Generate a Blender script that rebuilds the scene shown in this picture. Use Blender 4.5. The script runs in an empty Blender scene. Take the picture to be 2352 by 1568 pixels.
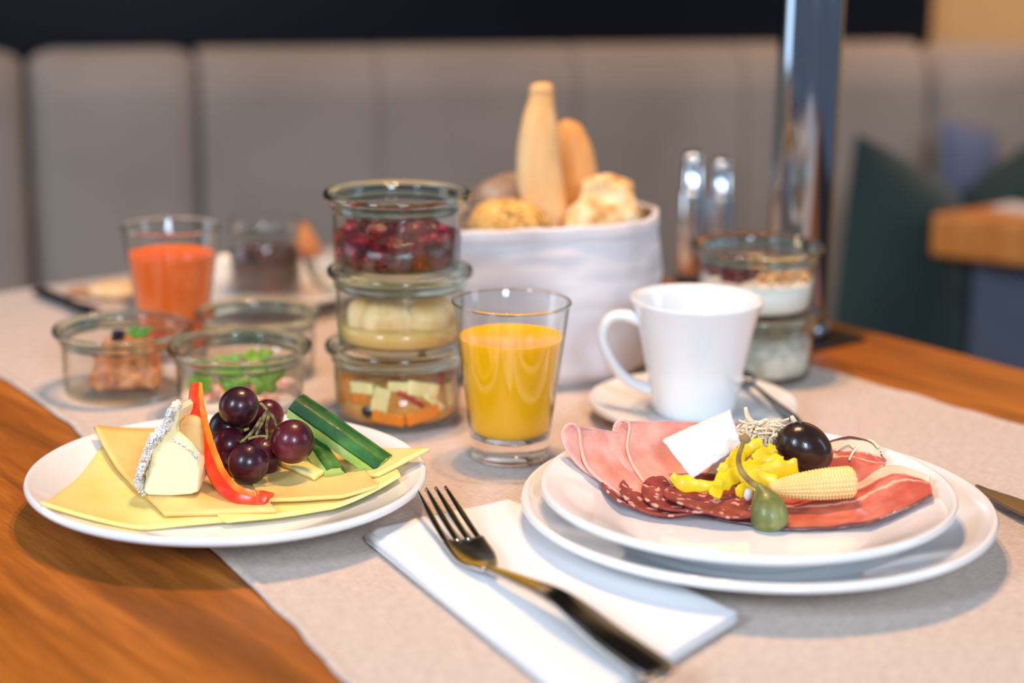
import bpy, math, random
from mathutils import Vector, Matrix, noise
random.seed(7)
C = bpy.context.scene.collection
TZ = 0.75            # height of the table top above the floor
H = 0.324            # camera height above the table top
PITCH, ROLL, FPX = math.radians(14.3), math.radians(0.75), 4200.0
R = math.radians
def S(r, g, b):
    f = lambda c: c/12.92 if c <= .04045 else ((c+.055)/1.055)**2.4
    return (f(r/255), f(g/255), f(b/255), 1)

# ------------------------------------------------------------------ camera
cam = bpy.data.cameras.new('camera'); co = bpy.data.objects.new('camera', cam); C.objects.link(co)
co.location = (0, 0, TZ+H)
co.rotation_mode = 'XYZ'
co.matrix_world = Matrix.Translation((0, 0, TZ+H)) @ Matrix.Rotation(R(90)-PITCH, 4, 'X') @ Matrix.Rotation(ROLL, 4, 'Z')
cam.sensor_width = 36; cam.lens = FPX/2352*36; cam.clip_start = .02; cam.clip_end = 50
cam.dof.use_dof = True; cam.dof.focus_distance = .95; cam.dof.aperture_fstop = 3.3
bpy.context.scene.camera = co
# ------------------------------------------------------------------ world, lights, exposure
sc = bpy.context.scene
w = bpy.data.worlds.new('world'); sc.world = w; w.use_nodes = True
w.node_tree.nodes['Background'].inputs[0].default_value = (.62, .72, .9, 1)
w.node_tree.nodes['Background'].inputs[1].default_value = .2
def lamp(name, kind, loc, aim, power, col, **k):
    L = bpy.data.lights.new(name, kind); o = bpy.data.objects.new(name, L); C.objects.link(o)
    o.location = (loc[0], loc[1], loc[2]+TZ)
    d = Vector(aim)-Vector(loc); o.rotation_euler = d.to_track_quat('-Z', 'Y').to_euler()
    L.energy = power; L.color = col
    for a, b in k.items(): setattr(L, a, b)
    return o
WARM = (1.0, .57, .27)
lamp('warm_spot', 'SPOT', (-.05, 1.10, .95), (0, 1.02, 0), 15.5, WARM, shadow_soft_size=.020, spot_size=R(100), spot_blend=.9)
lamp('warm_spot', 'SPOT', (.06, 1.12, .95), (.05, 1.04, 0), 15.5, WARM, shadow_soft_size=.020, spot_size=R(100), spot_blend=.9)
lamp('warm_spot', 'SPOT', (-.2, 1.95, 1.1), (-.1, 2.2, 0), 13, (1, .62, .34), shadow_soft_size=.05, spot_size=R(120), spot_blend=.9)
lamp('warm_spot', 'SPOT', (.85, 2.15, 1.1), (.8, 2.5, 0), 24, (1, .62, .34), shadow_soft_size=.05, spot_size=R(120), spot_blend=.9)  # added fill spot that brightens the ochre wall at right, no known fitting
lamp('window_light', 'AREA', (-2.3, 1.3, .6), (.2, 1.5, 0), 12, (.66, .82, 1), shape='RECTANGLE', size=1.0, size_y=1.4)
lamp('window_light', 'AREA', (-1.1, -.35, .95), (0, .9, 0), 18, (.64, .81, 1), shape='RECTANGLE', size=.38, size_y=.55)
lamp('window_light', 'AREA', (.45, -1.0, .9), (.1, .9, 0.05), 26, (.64, .81, 1), shape='RECTANGLE', size=.45, size_y=.55)
lamp('window_light', 'AREA', (2.2, .7, .8), (.2, 1.5, .0), 7, (.66, .82, 1), shape='RECTANGLE', size=.7, size_y=.9)
sc.view_settings.view_transform = 'Standard'; sc.view_settings.look = 'None'
sc.view_settings.gamma = 1; sc.view_settings.use_curve_mapping = False
sc.view_settings.exposure = 0.22
cy = sc.cycles
cy.use_denoising = True; cy.max_bounces = 14; cy.transparent_max_bounces = 24; cy.transmission_bounces = 10
cy.glossy_bounces = 6; cy.diffuse_bounces = 4; cy.sample_clamp_indirect = 4; cy.blur_glossy = .5

# ------------------------------------------------------------------ measuring: a sight line met with a height or a distance
def ray(x, y):
    dx, dy = x-1176, y-784
    u = dx*math.cos(ROLL)+dy*math.sin(ROLL); v = -dx*math.sin(ROLL)+dy*math.cos(ROLL)
    return Vector((u/FPX, math.cos(PITCH)-v/FPX*math.sin(PITCH), -math.sin(PITCH)-v/FPX*math.cos(PITCH)))
def at(x, y, z=0.0):
    d = ray(x, y); t = (z-H)/d.z; return Vector((d.x*t, d.y*t, z))
def atY(x, y, Y):
    d = ray(x, y); t = Y/d.y; return Vector((d.x*t, Y, H+d.z*t))
# ------------------------------------------------------------------ materials
def ramp(nt, pos_cols):
    r = nt.nodes.new('ShaderNodeValToRGB'); e = r.color_ramp.elements
    e[0].position, e[0].color = pos_cols[0]; e[1].position, e[1].color = pos_cols[-1]
    for p, c in pos_cols[1:-1]:
        n = e.new(p); n.color = c
    return r
def mat(name, col, rough=.5, metal=0, sub=0, subr=(1, .6, .3), subs=.004, coat=0, var=None, bump=None, trans=0, ior=1.45, spec=.5, sheen=0, stretch=None):
    m = bpy.data.materials.new(name); m.use_nodes = True; nt = m.node_tree; b = nt.nodes['Principled BSDF']
    b.inputs['Base Color'].default_value = col; b.inputs['Roughness'].default_value = rough
    b.inputs['Metallic'].default_value = metal; b.inputs['IOR'].default_value = ior
    b.inputs['Specular IOR Level'].default_value = spec
    b.inputs['Transmission Weight'].default_value = trans
    if sub:
        b.inputs['Subsurface Weight'].default_value = sub; b.inputs['Subsurface Radius'].default_value = subr
        b.inputs['Subsurface Scale'].default_value = subs
    if coat: b.inputs['Coat Weight'].default_value = coat; b.inputs['Coat Roughness'].default_value = .06
    if sheen: b.inputs['Sheen Weight'].default_value = sheen
    tc = nt.nodes.new('ShaderNodeTexCoord'); mp = nt.nodes.new('ShaderNodeMapping'); nt.links.new(tc.outputs['Object'], mp.inputs[0])
    if stretch: mp.inputs['Scale'].default_value = stretch
    if var:   # (scale, detail, [(pos, col)...])
        n = nt.nodes.new('ShaderNodeTexNoise'); n.inputs['Scale'].default_value = var[0]; n.inputs['Detail'].default_value = var[1]
        nt.links.new(mp.outputs[0], n.inputs['Vector'])
        r = ramp(nt, var[2]); nt.links.new(n.outputs[0], r.inputs[0]); nt.links.new(r.outputs[0], b.inputs['Base Color'])
    if bump:  # (scale, distance)
        n = nt.nodes.new('ShaderNodeTexNoise'); n.inputs['Scale'].default_value = bump[0]; n.inputs['Detail'].default_value = 5
        nt.links.new(mp.outputs[0], n.inputs['Vector'])
        q = nt.nodes.new('ShaderNodeBump'); q.inputs['Distance'].default_value = bump[1]; q.inputs['Strength'].default_value = 1
        nt.links.new(n.outputs[0], q.inputs['Height']); nt.links.new(q.outputs[0], b.inputs['Normal'])
    return m
def bs(m): return m.node_tree.nodes['Principled BSDF']
def thin_glass(name, clear, edge):
    m = bpy.data.materials.new(name); m.use_nodes = True; nt = m.node_tree; nt.nodes.clear()
    N = nt.nodes.new; L = nt.links.new
    out = N('ShaderNodeOutputMaterial'); mx = N('ShaderNodeMixShader'); tr = N('ShaderNodeBsdfTransparent'); gl = N('ShaderNodeBsdfGlossy')
    pw = N('ShaderNodeMath'); pw.operation = 'POWER'; pw.inputs[1].default_value = 5
    fr = N('ShaderNodeMath'); fr.operation = 'MULTIPLY_ADD'; fr.inputs[1].default_value = .9; fr.inputs[2].default_value = .055   # Schlick's approximation
    lw = N('ShaderNodeLayerWeight'); lw.inputs[0].default_value = .5
    r = ramp(nt, [(.0, clear), (.62, clear), (.97, edge)]); gl.inputs['Roughness'].default_value = .015
    L(lw.outputs['Facing'], r.inputs[0]); L(lw.outputs['Facing'], pw.inputs[0]); L(pw.outputs[0], fr.inputs[0]); L(r.outputs[0], tr.inputs[0]); L(fr.outputs[0], mx.inputs[0])
    L(tr.outputs[0], mx.inputs[1]); L(gl.outputs[0], mx.inputs[2]); L(mx.outputs[0], out.inputs[0])
    return m
MG = {}
MG['jar'] = thin_glass('jar_glass', (.985, .993, .986, 1), (.45, .56, .48, 1))
MG['tumbler'] = thin_glass('tumbler_glass', (.985, .99, .985, 1), (.62, .68, .66, 1))
MG['rim'] = mat('rim_glass', (.74, .88, .79, 1), .02, trans=1, ior=1.5)
MG['thick'] = mat('clear_thick_glass', (.97, .98, .96, 1), .01, trans=1, ior=1.5)
porc = mat('white_porcelain', S(240, 240, 240), .12, coat=.5, spec=.6)
steel = mat('polished_steel', (.50, .49, .47, 1), .13, metal=1)
steel_dark = mat('dark_polished_steel', (.22, .215, .21, 1), .16, metal=1)
chrome = mat('chrome', (.75, .77, .8, 1), .07, metal=1)
paper = mat('napkin_paper', S(236, 235, 236), .9, bump=(900, .00008), sub=.1, subs=.002, subr=(1, 1, 1))
cheese_m = mat('sliced_cheese', S(246, 214, 118), .38, sub=.35, subr=(1, .8, .3), subs=.004, var=(45, 2, [(.3, S(248, 216, 128)), (.7, S(250, 228, 152))]), bump=(260, .0001))
cheese_p = mat('pale_sliced_cheese', S(252, 232, 140), .38, sub=.35, subr=(1, .8, .3), subs=.004, var=(45, 2, [(.3, S(252, 228, 128)), (.7, S(253, 236, 160))]), bump=(260, .0001))
cheese_t = mat('tan_sliced_cheese', S(240, 200, 124), .36, sub=.35, subr=(1, .8, .3), subs=.004, var=(45, 2, [(.3, S(238, 194, 112)), (.7, S(244, 208, 136))]), bump=(260, .0001))

# ------------------------------------------------------------------ mesh makers: each returns (verts, faces)
def lathe(prof, n=72, c=(0, 0, 0), closed=False, wob=None):
    V, F = [], []; rings = []
    for (r, z) in prof:
        if r < 1e-6: rings.append([len(V)]); V.append((c[0], c[1], c[2]+z))
        else:
            rings.append(list(range(len(V), len(V)+n)))
            for i in range(n):
                a = 2*math.pi*i/n; rr = r*(1+(wob(a, z) if wob else 0)); V.append((c[0]+rr*math.cos(a), c[1]+rr*math.sin(a), c[2]+z))
    pairs = list(zip(rings, rings[1:]))
    if closed: pairs.append((rings[-1], rings[0]))
    for A, B in pairs:
        for i in range(n):
            j = (i+1) % n
            if len(A) == 1 and len(B) == 1: break
            if len(A) == 1: F.append((A[0], B[j], B[i]))
            elif len(B) == 1: F.append((A[i], A[j], B[0]))
            else: F.append((A[i], A[j], B[j], B[i]))
    return V, F
def frames(pts, up=Vector((0, 0, 1))):
    out = []
    for i, p in enumerate(pts):
        t = (pts[min(i+1, len(pts)-1)]-pts[max(i-1, 0)]).normalized()
        s = t.cross(up)
        if s.length < 1e-4: s = Vector((1, 0, 0))
        s.normalize(); out.append((p, t, s, s.cross(t).normalized()))
    return out
def sweep(pts, sec, up=Vector((0, 0, 1)), cap=True):
    """sec(i, t) -> closed outline [(side, up)...]"""
    pts = [Vector(p) for p in pts]; fr = frames(pts, up); V, F = [], []; n = None
    for i, (p, t, s, q) in enumerate(fr):
        o = sec(i, i/(len(fr)-1)); n = len(o)
        for a, b in o: V.append(p+s*a+q*b)
    for i in range(len(fr)-1):
        for k in range(n):
            l = (k+1) % n; F.append((i*n+k, i*n+l, (i+1)*n+l, (i+1)*n+k))
    if cap: F.append(tuple(range(n))[::-1]); F.append(tuple((len(fr)-1)*n+k for k in range(n)))
    return V, F
def circ(r, n=12, sy=1): return [(r*math.cos(2*math.pi*k/n), r*sy*math.sin(2*math.pi*k/n)) for k in range(n)]
def spline(P, n=8):
    P = [Vector(p) for p in P]; out = []
    for i in range(len(P)-1):
        p0, p1, p2, p3 = P[max(i-1, 0)], P[i], P[i+1], P[min(i+2, len(P)-1)]
        for k in range(n):
            t = k/n
            out.append(.5*((2*p1)+(p2-p0)*t+(2*p0-5*p1+4*p2-p3)*t*t+(3*p1-p0-3*p2+p3)*t**3))
    out.append(P[-1]); return out
def sheet(fn, nu, nv, th):
    """closed sheet of thickness th below fn(u, v)"""
    G = [[Vector(fn(i/nu, j/nv)) for j in range(nv+1)] for i in range(nu+1)]; V = []; F = []
    Nn = [[None]*(nv+1) for _ in range(nu+1)]
    for i in range(nu+1):
        for j in range(nv+1):
            a = G[min(i+1, nu)][j]-G[max(i-1, 0)][j]; b = G[i][min(j+1, nv)]-G[i][max(j-1, 0)]
            n = a.cross(b); Nn[i][j] = n.normalized() if n.length > 1e-12 else Vector((0, 0, 1))
    for lay in (0, 1):
        for i in range(nu+1):
            for j in range(nv+1): V.append(G[i][j]-Nn[i][j]*th*lay)
    K = (nu+1)*(nv+1); ix = lambda i, j, l=0: l*K+i*(nv+1)+j
    for i in range(nu):
        for j in range(nv):
            F.append((ix(i, j), ix(i+1, j), ix(i+1, j+1), ix(i, j+1)))
            F.append((ix(i, j, 1), ix(i, j+1, 1), ix(i+1, j+1, 1), ix(i+1, j, 1)))
    for i in range(nu): F.append((ix(i, 0), ix(i, 0, 1), ix(i+1, 0, 1), ix(i+1, 0))); F.append((ix(i, nv), ix(i+1, nv), ix(i+1, nv, 1), ix(i, nv, 1)))
    for j in range(nv): F.append((ix(0, j), ix(0, j+1), ix(0, j+1, 1), ix(0, j, 1))); F.append((ix(nu, j), ix(nu, j, 1), ix(nu, j+1, 1), ix(nu, j+1)))
    return V, F
def ball(c, r, ax=(1, 1, 1), rot=None, nz=0, nf=60, seg=28, rings=16, shape=None):
    """ellipsoid with noise nz (metres)"""
    c = Vector(c); V, F = [], []; M = rot or Matrix.Identity(3)
    for i in range(rings+1):
        ph = math.pi*i/rings
        for j in range(seg if 0 < i < rings else 1):
            a = 2*math.pi*j/seg; d = Vector((math.sin(ph)*math.cos(a), math.sin(ph)*math.sin(a), math.cos(ph)))
            p = Vector((d.x*r*ax[0], d.y*r*ax[1], d.z*r*ax[2]))
            if shape: p = shape(p, d)
            if nz: p += d*nz*noise.noise((p+c)*nf)
            V.append(c+M@p)
    st = lambda i: 0 if i == 0 else 1+(i-1)*seg
    for i in range(rings):
        for j in range(seg):
            k = (j+1) % seg
            if i == 0: F.append((0, st(1)+j, st(1)+k))
            elif i == rings-1: F.append((st(i)+j, len(V)-1, st(i)+k))
            else: F.append((st(i)+j, st(i+1)+j, st(i+1)+k, st(i)+k))
    return V, F
def hexa(P, n=8, nz=0, nf=100, puff=0, rnd=0):
    """subdivided block from 8 corners: bottom 4 then top 4, noisy surface; rnd pulls the corners in"""
    P = [Vector(p) for p in P]
    def q(u, v, w):
        b = P[0]*(1-u)*(1-v)+P[1]*u*(1-v)+P[2]*u*v+P[3]*(1-u)*v
        t = P[4]*(1-u)*(1-v)+P[5]*u*(1-v)+P[6]*u*v+P[7]*(1-u)*v
        return b*(1-w)+t*w
    cen = q(.5, .5, .5); idx = {}; V = []; F = []
    def vid(a, b, c):
        k = (a, b, c)
        if k not in idx:
            u, v, w = a/n, b/n, c/n
            if rnd:
                x, y, z = 2*u-1, 2*v-1, 2*w-1
                X = x*math.sqrt(1-y*y/2-z*z/2+y*y*z*z/3); Y = y*math.sqrt(1-x*x/2-z*z/2+x*x*z*z/3); Z = z*math.sqrt(1-x*x/2-y*y/2+x*x*y*y/3)
                x, y, z = x+(X-x)*rnd, y+(Y-y)*rnd, z+(Z-z)*rnd
                u, v, w = (x+1)/2, (y+1)/2, (z+1)/2
            p = q(u, v, w)
            if puff: 
                s = math.sin(math.pi*a/n)*math.sin(math.pi*b/n); p += (P[4]-P[0]).normalized()*puff*s*(2*w-1)
            if nz: p += (p-cen).normalized()*nz*noise.fractal(p*nf, 1, 2, 4)
            idx[k] = len(V); V.append(p)
        return idx[k]
    for a in range(n):
        for b in range(n):
            for (f, s) in ((lambda i, j: (i, j, 0), 1), (lambda i, j: (i, j, n), 0), (lambda i, j: (i, 0, j), 0), (lambda i, j: (i, n, j), 1), (lambda i, j: (0, i, j), 1), (lambda i, j: (n, i, j), 0)):
                t = [vid(*f(a, b)), vid(*f(a+1, b)), vid(*f(a+1, b+1)), vid(*f(a, b+1))]
                F.append(tuple(t[::-1] if s else t))
    return V, F
def box(x0, x1, y0, y1, z0, z1):
    return hexa([(x0, y0, z0), (x1, y0, z0), (x1, y1, z0), (x0, y1, z0), (x0, y0, z1), (x1, y0, z1), (x1, y1, z1), (x0, y1, z1)], n=1)
def join(*VF):
    V, F = [], []
    for v, f in VF:
        o = len(V); V += list(v); F += [tuple(i+o for i in q) for q in f]
    return V, F
def poly_block(pts, z0, z1):
    n = len(pts); V = [(p[0], p[1], z0) for p in pts]+[(p[0], p[1], z1) for p in pts]
    F = [tuple(range(n))[::-1], tuple(range(n, 2*n))]+[(i, (i+1) % n, n+(i+1) % n, n+i) for i in range(n)]
    return V, F
# ------------------------------------------------------------------ linking
def mk(name, VF, m, parent=None, label=None, cat=None, group=None, kind=None, smooth=True, org=None, bev=0, sub=0):
    V, F = VF; V = [Vector(v) for v in V]
    if parent is None and org is None:
        org = Vector(((min(v.x for v in V)+max(v.x for v in V))/2, (min(v.y for v in V)+max(v.y for v in V))/2, min(v.z for v in V)))
    O = Vector(parent['org']) if parent is not None else Vector(org)
    me = bpy.data.meshes.new(name); me.from_pydata([tuple(v-O) for v in V], [], F); me.update()
    if smooth:
        me.polygons.foreach_set('use_smooth', [True]*len(me.polygons))
    me.materials.append(m)
    o = bpy.data.objects.new(name, me); C.objects.link(o)
    if parent is not None: o.parent = parent; o['org'] = tuple(O)
    else: o.location = (O.x, O.y, O.z+TZ); o['org'] = tuple(O)
    if smooth == 'auto':
        e = o.modifiers.new('split', 'EDGE_SPLIT'); e.split_angle = R(38)
    if bev:
        b = o.modifiers.new('bevel', 'BEVEL'); b.width = bev; b.segments = 3; b.limit_method = 'ANGLE'
    if sub:
        b = o.modifiers.new('sub', 'SUBSURF'); b.levels = sub; b.render_levels = sub
    if label: o['label'] = label
    if cat: o['category'] = cat
    if group: o['group'] = group
    if kind: o['kind'] = kind
    return o
def thing(name, label, cat, org, group=None):
    o = bpy.data.objects.new(name, None); C.objects.link(o); o.location = (org[0], org[1], org[2]+TZ); o['org'] = tuple(org)
    o['label'] = label; o['category'] = cat; o.empty_display_size = .02
    if group: o['group'] = group
    return o

# ================================================================== THE ROOM
US = Vector((math.cos(R(14)), math.sin(R(14)), 0)); NS = Vector((-US.y, US.x, 0)); P0 = Vector((-.56, 2.0, 0))   # along the sofa, away from the table
def sofa(s, d, z): return P0+US*s+NS*d+Vector((0, 0, z))
def sblock(s0, s1, d0, d1, z0, z1, n=1, **k):
    return hexa([sofa(s0, d0, z0), sofa(s1, d0, z0), sofa(s1, d1, z0), sofa(s0, d1, z0), sofa(s0, d0, z1), sofa(s1, d0, z1), sofa(s1, d1, z1), sofa(s0, d1, z1)], n=n, **k)
floor_m = mat('floor_boards', S(92, 66, 48), .4, var=(6, 4, [(.3, S(80, 56, 40)), (.7, S(110, 80, 58))]), stretch=(1, 8, 1))
wall_m = mat('ochre_wall', S(222, 170, 108), .9, bump=(60, .0006))
mk('floor', box(-3, 3.5, -2.5, 3.6, -.80, -.75), floor_m, kind='structure', smooth=False)
mk('wall_back', sblock(-2.5, 3.6, .16, .26, -.75, 1.9), wall_m, kind='structure', smooth=False)
panel_m = mat('dark_glossy_panel', S(13, 14, 21), .3, spec=.2)
t = thing('wall_panel', 'large dark navy panel on the wall above the grey sofa', 'wall panel', sofa(.2, .13, .08))
mk('panel_face', sblock(-1.2, 1.165, .125, .150, .085, 1.3), panel_m, t, smooth=False, bev=.003)
mk('panel_mount', sblock(-1.1, 1.1, .148, .158, .12, 1.25), mat('panel_mount', S(12, 12, 14), .6), t, smooth=False)

# ---- sofa
sofa_m = mat('grey_velvet', S(140, 130, 124), .85, sheen=.1, var=(5, 3, [(.3, S(142, 124, 110)), (.7, S(162, 143, 128))]), bump=(700, .0003))
sf = thing('bench_sofa', 'long grey upholstered bench sofa behind the tables', 'sofa', sofa(.4, 0, -.75))
def back_panel(s0, s1, rad, endcap=False):
    V, F = [], []; n = 22; m = 22; w = s1-s0
    fn = []
    def prof(t):   # closed front-top-back curve of the backrest, depth and height
        pts = [(-.01, -.31), (-.012, -.2), (-.006, -.08), (.0, .03), (.004, .085), (.018, .116), (.045, .128), (.075, .127), (.105, .115), (.118, .08), (.118, -.31)]
        k = t*(len(pts)-1); i = min(int(k), len(pts)-2); f = k-i
        return (pts[i][0]*(1-f)+pts[i+1][0]*f, pts[i][1]*(1-f)+pts[i+1][1]*f)
    T = 40
    for i in range(n+1):
        # denser near the seams so they round in
        x = .5-.5*math.cos(math.pi*i/n); s = s0+w*x
        e = min(x, 1-x)*w; q = 0 if e > rad else (1-math.sqrt(max(0, 1-(1-e/rad)**2)))*rad
        for k in range(T+1):
            d, z = prof(k/T); cd, cz = .055, -.03
            dd = d+(.055-d)*min(1, q/.066); zz = z-(q*1.3 if endcap and x > .5 else q*.55 if z > .03 else 0)
            V.append(sofa(s, dd, zz))
    for i in range(n):
        for k in range(T):
            a = i*(T+1)+k; F.append((a, a+T+1, a+T+2, a+1))
    F.append(tuple(range(T+1))); F.append(tuple(n*(T+1)+k for k in range(T+1))[::-1])
    return V, F
edges = [(-.62, -.165, .004), (-.1648, .021, .035), (.026, .215, .035), (.2152, .418, .004), (.4182, .655, .006), (.6552, .865, .006), (.8652, 1.105, .006), (1.1052, 1.30, .06)]
for s0, s1, rd in edges: mk('back_panel', back_panel(s0, s1, rd, s1 > 1.2), sofa_m, sf)
mk('seat', sblock(-.62, 1.30, -.52, -.02, -.42, -.31, n=10, rnd=.12), sofa_m, sf)
mk('plinth', sblock(-.60, 1.28, -.46, .11, -.75, -.42), mat('dark_plinth', S(40, 34, 32), .7), sf, smooth=False)

green_m = mat('dark_green_velvet', S(26, 58, 52), .8, sheen=.3, var=(9, 3, [(.3, S(12, 34, 32)), (.7, S(20, 48, 42))]), bump=(500, .0004))
def pillow(pix, Y, dy, puff, n=14):
    P = [atY(x, y, Y+k) for (x, y), k in zip(pix, dy)]
    nrm = (P[1]-P[0]).cross(P[2]-P[0]).normalized()
    if nrm.y > 0: nrm = -nrm
    def fn(u, v, s):
        p = P[0]*(1-u)*(1-v)+P[1]*u*(1-v)+P[2]*u*v+P[3]*(1-u)*v
        e = (math.sin(math.pi*u)*math.sin(math.pi*v))**.45
        c = (P[0]+P[1]+P[2]+P[3])/4; k = 1-.05*(4*(u-.5)**2*(1-4*(v-.5)**2)*-1+4*(v-.5)**2*(1-4*(u-.5)**2)*-1+1)*.6
        return c+(p-c)*k+nrm*(s*puff*e)
    V, F = [], []
    for s in (1, -1):
        o = len(V)
        for i in range(n+1):
            for j in range(n+1): V.append(fn(i/n, j/n, s))
        for i in range(n):
            for j in range(n):
                q = (o+i*(n+1)+j, o+(i+1)*(n+1)+j, o+(i+1)*(n+1)+j+1, o+i*(n+1)+j+1); F.append(q if s == 1 else q[::-1])
    return V, F
mk('cushion', pillow([(1962, 296), (2210, 440), (2235, 1010), (1885, 985)], 1.88, (0, .03, .0, -.03), .05), green_m, label='dark green cushion on the sofa, nearer the chrome column', cat='cushion', group='dark green sofa cushions')
mk('cushion', pillow([(2205, 436), (2450, 270), (2500, 960), (2235, 1000)], 1.98, (0, .05, .0, -.03), .045), green_m, label='dark green cushion at the right picture edge behind the far table', cat='cushion', group='dark green sofa cushions')
mk('cushion', pillow([(2162, 270), (2290, 300), (2300, 640), (2160, 640)], 2.1, (0, .0, -.03, -.03), .03), mat('lilac_grey_fabric', S(96, 100, 122), .85, bump=(500, .0003)), label='small blue-grey cushion showing between the two green cushions', cat='cushion')

# ---- second table
wood2 = mat('oak_edge', S(196, 120, 52), .45, var=(18, 5, [(.3, S(190, 106, 36)), (.7, S(214, 134, 60))]), stretch=(1, 6, 1))
A = at(2140, 490); Bp = at(2420, 520); Dp = at(2310, 464)
t2 = thing('dining_table', 'oak topped table at the right edge beyond the chrome column', 'table', (A.x+.2, A.y, -.75), 'oak restaurant tables')
Cc = Bp+(Dp-A)
mk('tabletop', poly_block([A, Bp, Cc, Dp], -.043, 0), wood2, t2, smooth=False, bev=.004)
mk('leg', box(A.x+.055, A.x+.16, A.y+.03, A.y+.08, -.75, -.043), mat('blue_grey_metal', S(92, 96, 108), .5, metal=.3), t2, smooth=False, bev=.004)
q = at(2275, 478, .001); q2 = at(2420, 500, .001); q3 = at(2320, 466, .001)
mk('table_runner', poly_block([q, q2, q2+(q3-q), q3], .0005, .002), mat('white_cloth', S(225, 212, 205), .9), label='corner of a pale cloth on the far right table', cat='tablecloth', smooth=False)

# ================================================================== THE TABLE
U = Vector((.627, -.779, 0)); N = Vector((.779, .627, 0))
def tb(s, n, z=0): return U*s+N*n+Vector((0, 0, z))
def wood_material():
    m = bpy.data.materials.new('oiled_oak'); m.use_nodes = True; nt = m.node_tree; b = bs(m)
    N_ = nt.nodes.new; L = nt.links.new
    tc = N_('ShaderNodeTexCoord'); mp = N_('ShaderNodeMapping'); mp.inputs['Rotation'].default_value = (0, 0, math.atan2(.779, .627))
    mp2 = N_('ShaderNodeMapping'); mp2.inputs['Scale'].default_value = (1.3, 14, 1)
    L(tc.outputs['Object'], mp.inputs[0]); L(mp.outputs[0], mp2.inputs[0])
    n = N_('ShaderNodeTexNoise'); n.inputs['Scale'].default_value = 3.2; n.inputs['Detail'].default_value = 7; n.inputs['Distortion'].default_value = .9
    L(mp2.outputs[0], n.inputs['Vector'])
    r = ramp(nt, [(.3, S(134, 76, 20)), (.5, S(172, 98, 28)), (.72, S(204, 126, 46))]); L(n.outputs[0], r.inputs[0])
    mp3 = N_('ShaderNodeMapping'); mp3.inputs['Scale'].default_value = (22, 420, 1); L(mp.outputs[0], mp3.inputs[0])
    g = N_('ShaderNodeTexNoise'); g.inputs['Scale'].default_value = 1.6; g.inputs['Detail'].default_value = 3; L(mp3.outputs[0], g.inputs['Vector'])
    r2 = ramp(nt, [(.35, (.55, .55, .55, 1)), (.55, (1, 1, 1, 1))]); L(g.outputs[0], r2.inputs[0])
    mx = N_('ShaderNodeMix'); mx.data_type = 'RGBA'; mx.blend_type = 'MULTIPLY'; mx.inputs[0].default_value = .55
    L(r.outputs[0], mx.inputs[6]); L(r2.outputs[0], mx.inputs[7]); L(mx.outputs[2], b.inputs['Base Color'])
    bp = N_('ShaderNodeBump'); bp.inputs['Distance'].default_value = .0004; L(g.outputs[0], bp.inputs['Height']); L(bp.outputs[0], b.inputs['Normal'])
    b.inputs['Roughness'].default_value = .38
    return m
oak = wood_material()
t = thing('dining_table', 'orange-brown oak dining table carrying the breakfast', 'table', tb(-.7, .65, -.75), 'oak restaurant tables')
planks = [.252, .447, .642, .837, 1.032]
for a, b_ in zip(planks, planks[1:]):
    pts = [tb(-1.331, a+.0003), tb(-1.331, b_-.0003), tb(.02, b_-.0003), tb(.02, a+.0003)]
    mk('plank', poly_block(pts[::-1], -.035, 0), oak, t, smooth=False, bev=.0006)
for s_ in (-1.25, -.1):
    for n_ in (.33, .95):
        p = tb(s_, n_); mk('leg', box(p.x-.03, p.x+.03, p.y-.03, p.y+.03, -.75, -.035), oak, t, smooth=False, bev=.003)

# ---- linen runner
def cloth_material():
    m = bpy.data.materials.new('linen_weave'); m.use_nodes = True; nt = m.node_tree; b = bs(m)
    N_ = nt.nodes.new; L = nt.links.new
    tc = N_('ShaderNodeTexCoord'); mp = N_('ShaderNodeMapping'); mp.inputs['Rotation'].default_value = (0, 0, math.atan2(.779, .627)); L(tc.outputs['Object'], mp.inputs[0])
    hs = []
    for sc_ in ((90, 900, 1), (900, 90, 1)):
        m2 = N_('ShaderNodeMapping'); m2.inputs['Scale'].default_value = sc_; L(mp.outputs[0], m2.inputs[0])
        n = N_('ShaderNodeTexNoise'); n.inputs['Scale'].default_value = 1.5; n.inputs['Detail'].default_value = 2; L(m2.outputs[0], n.inputs['Vector']); hs.append(n)
    ad = N_('ShaderNodeMath'); ad.operation = 'ADD'; L(hs[0].outputs[0], ad.inputs[0]); L(hs[1].outputs[0], ad.inputs[1])
    r = ramp(nt, [(.42, S(190, 170, 156)), (.58, S(214, 197, 184))]); hf = N_('ShaderNodeMath'); hf.operation = 'MULTIPLY'; hf.inputs[1].default_value = .5
    L(ad.outputs[0], hf.inputs[0]); L(hf.outputs[0], r.inputs[0]); L(r.outputs[0], b.inputs['Base Color'])
    bp = N_('ShaderNodeBump'); bp.inputs['Distance'].default_value = .0005; L(hf.outputs[0], bp.inputs['Height'])
    L(bp.outputs[0], b.inputs['Normal']); b.inputs['Roughness'].default_value = .95; b.inputs['Sheen Weight'].default_value = .15
    return m
linen = cloth_material()
Ledge = [(-1.345, .463), (-1.10, .463), (-.964, .450), (-.755, .417), (-.670, .402), (-.587, .384), (-.40, .36), (-.13, .34)]
Redge = [(-1.345, .925), (-.80, .919), (-.60, .917), (-.13, .915)]
def edge(E, s):
    for (a, x), (b, y) in zip(E, E[1:]):
        if s <= b: return x+(y-x)*(s-a)/(b-a)
    return E[-1][1]
def cloth_h(s, n):
    return .0010+.0005*noise.noise(Vector((s*9, n*5, 0)))+.0010*max(0, noise.noise(Vector((s*2.5, n*26, 3))))**1.5
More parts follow.
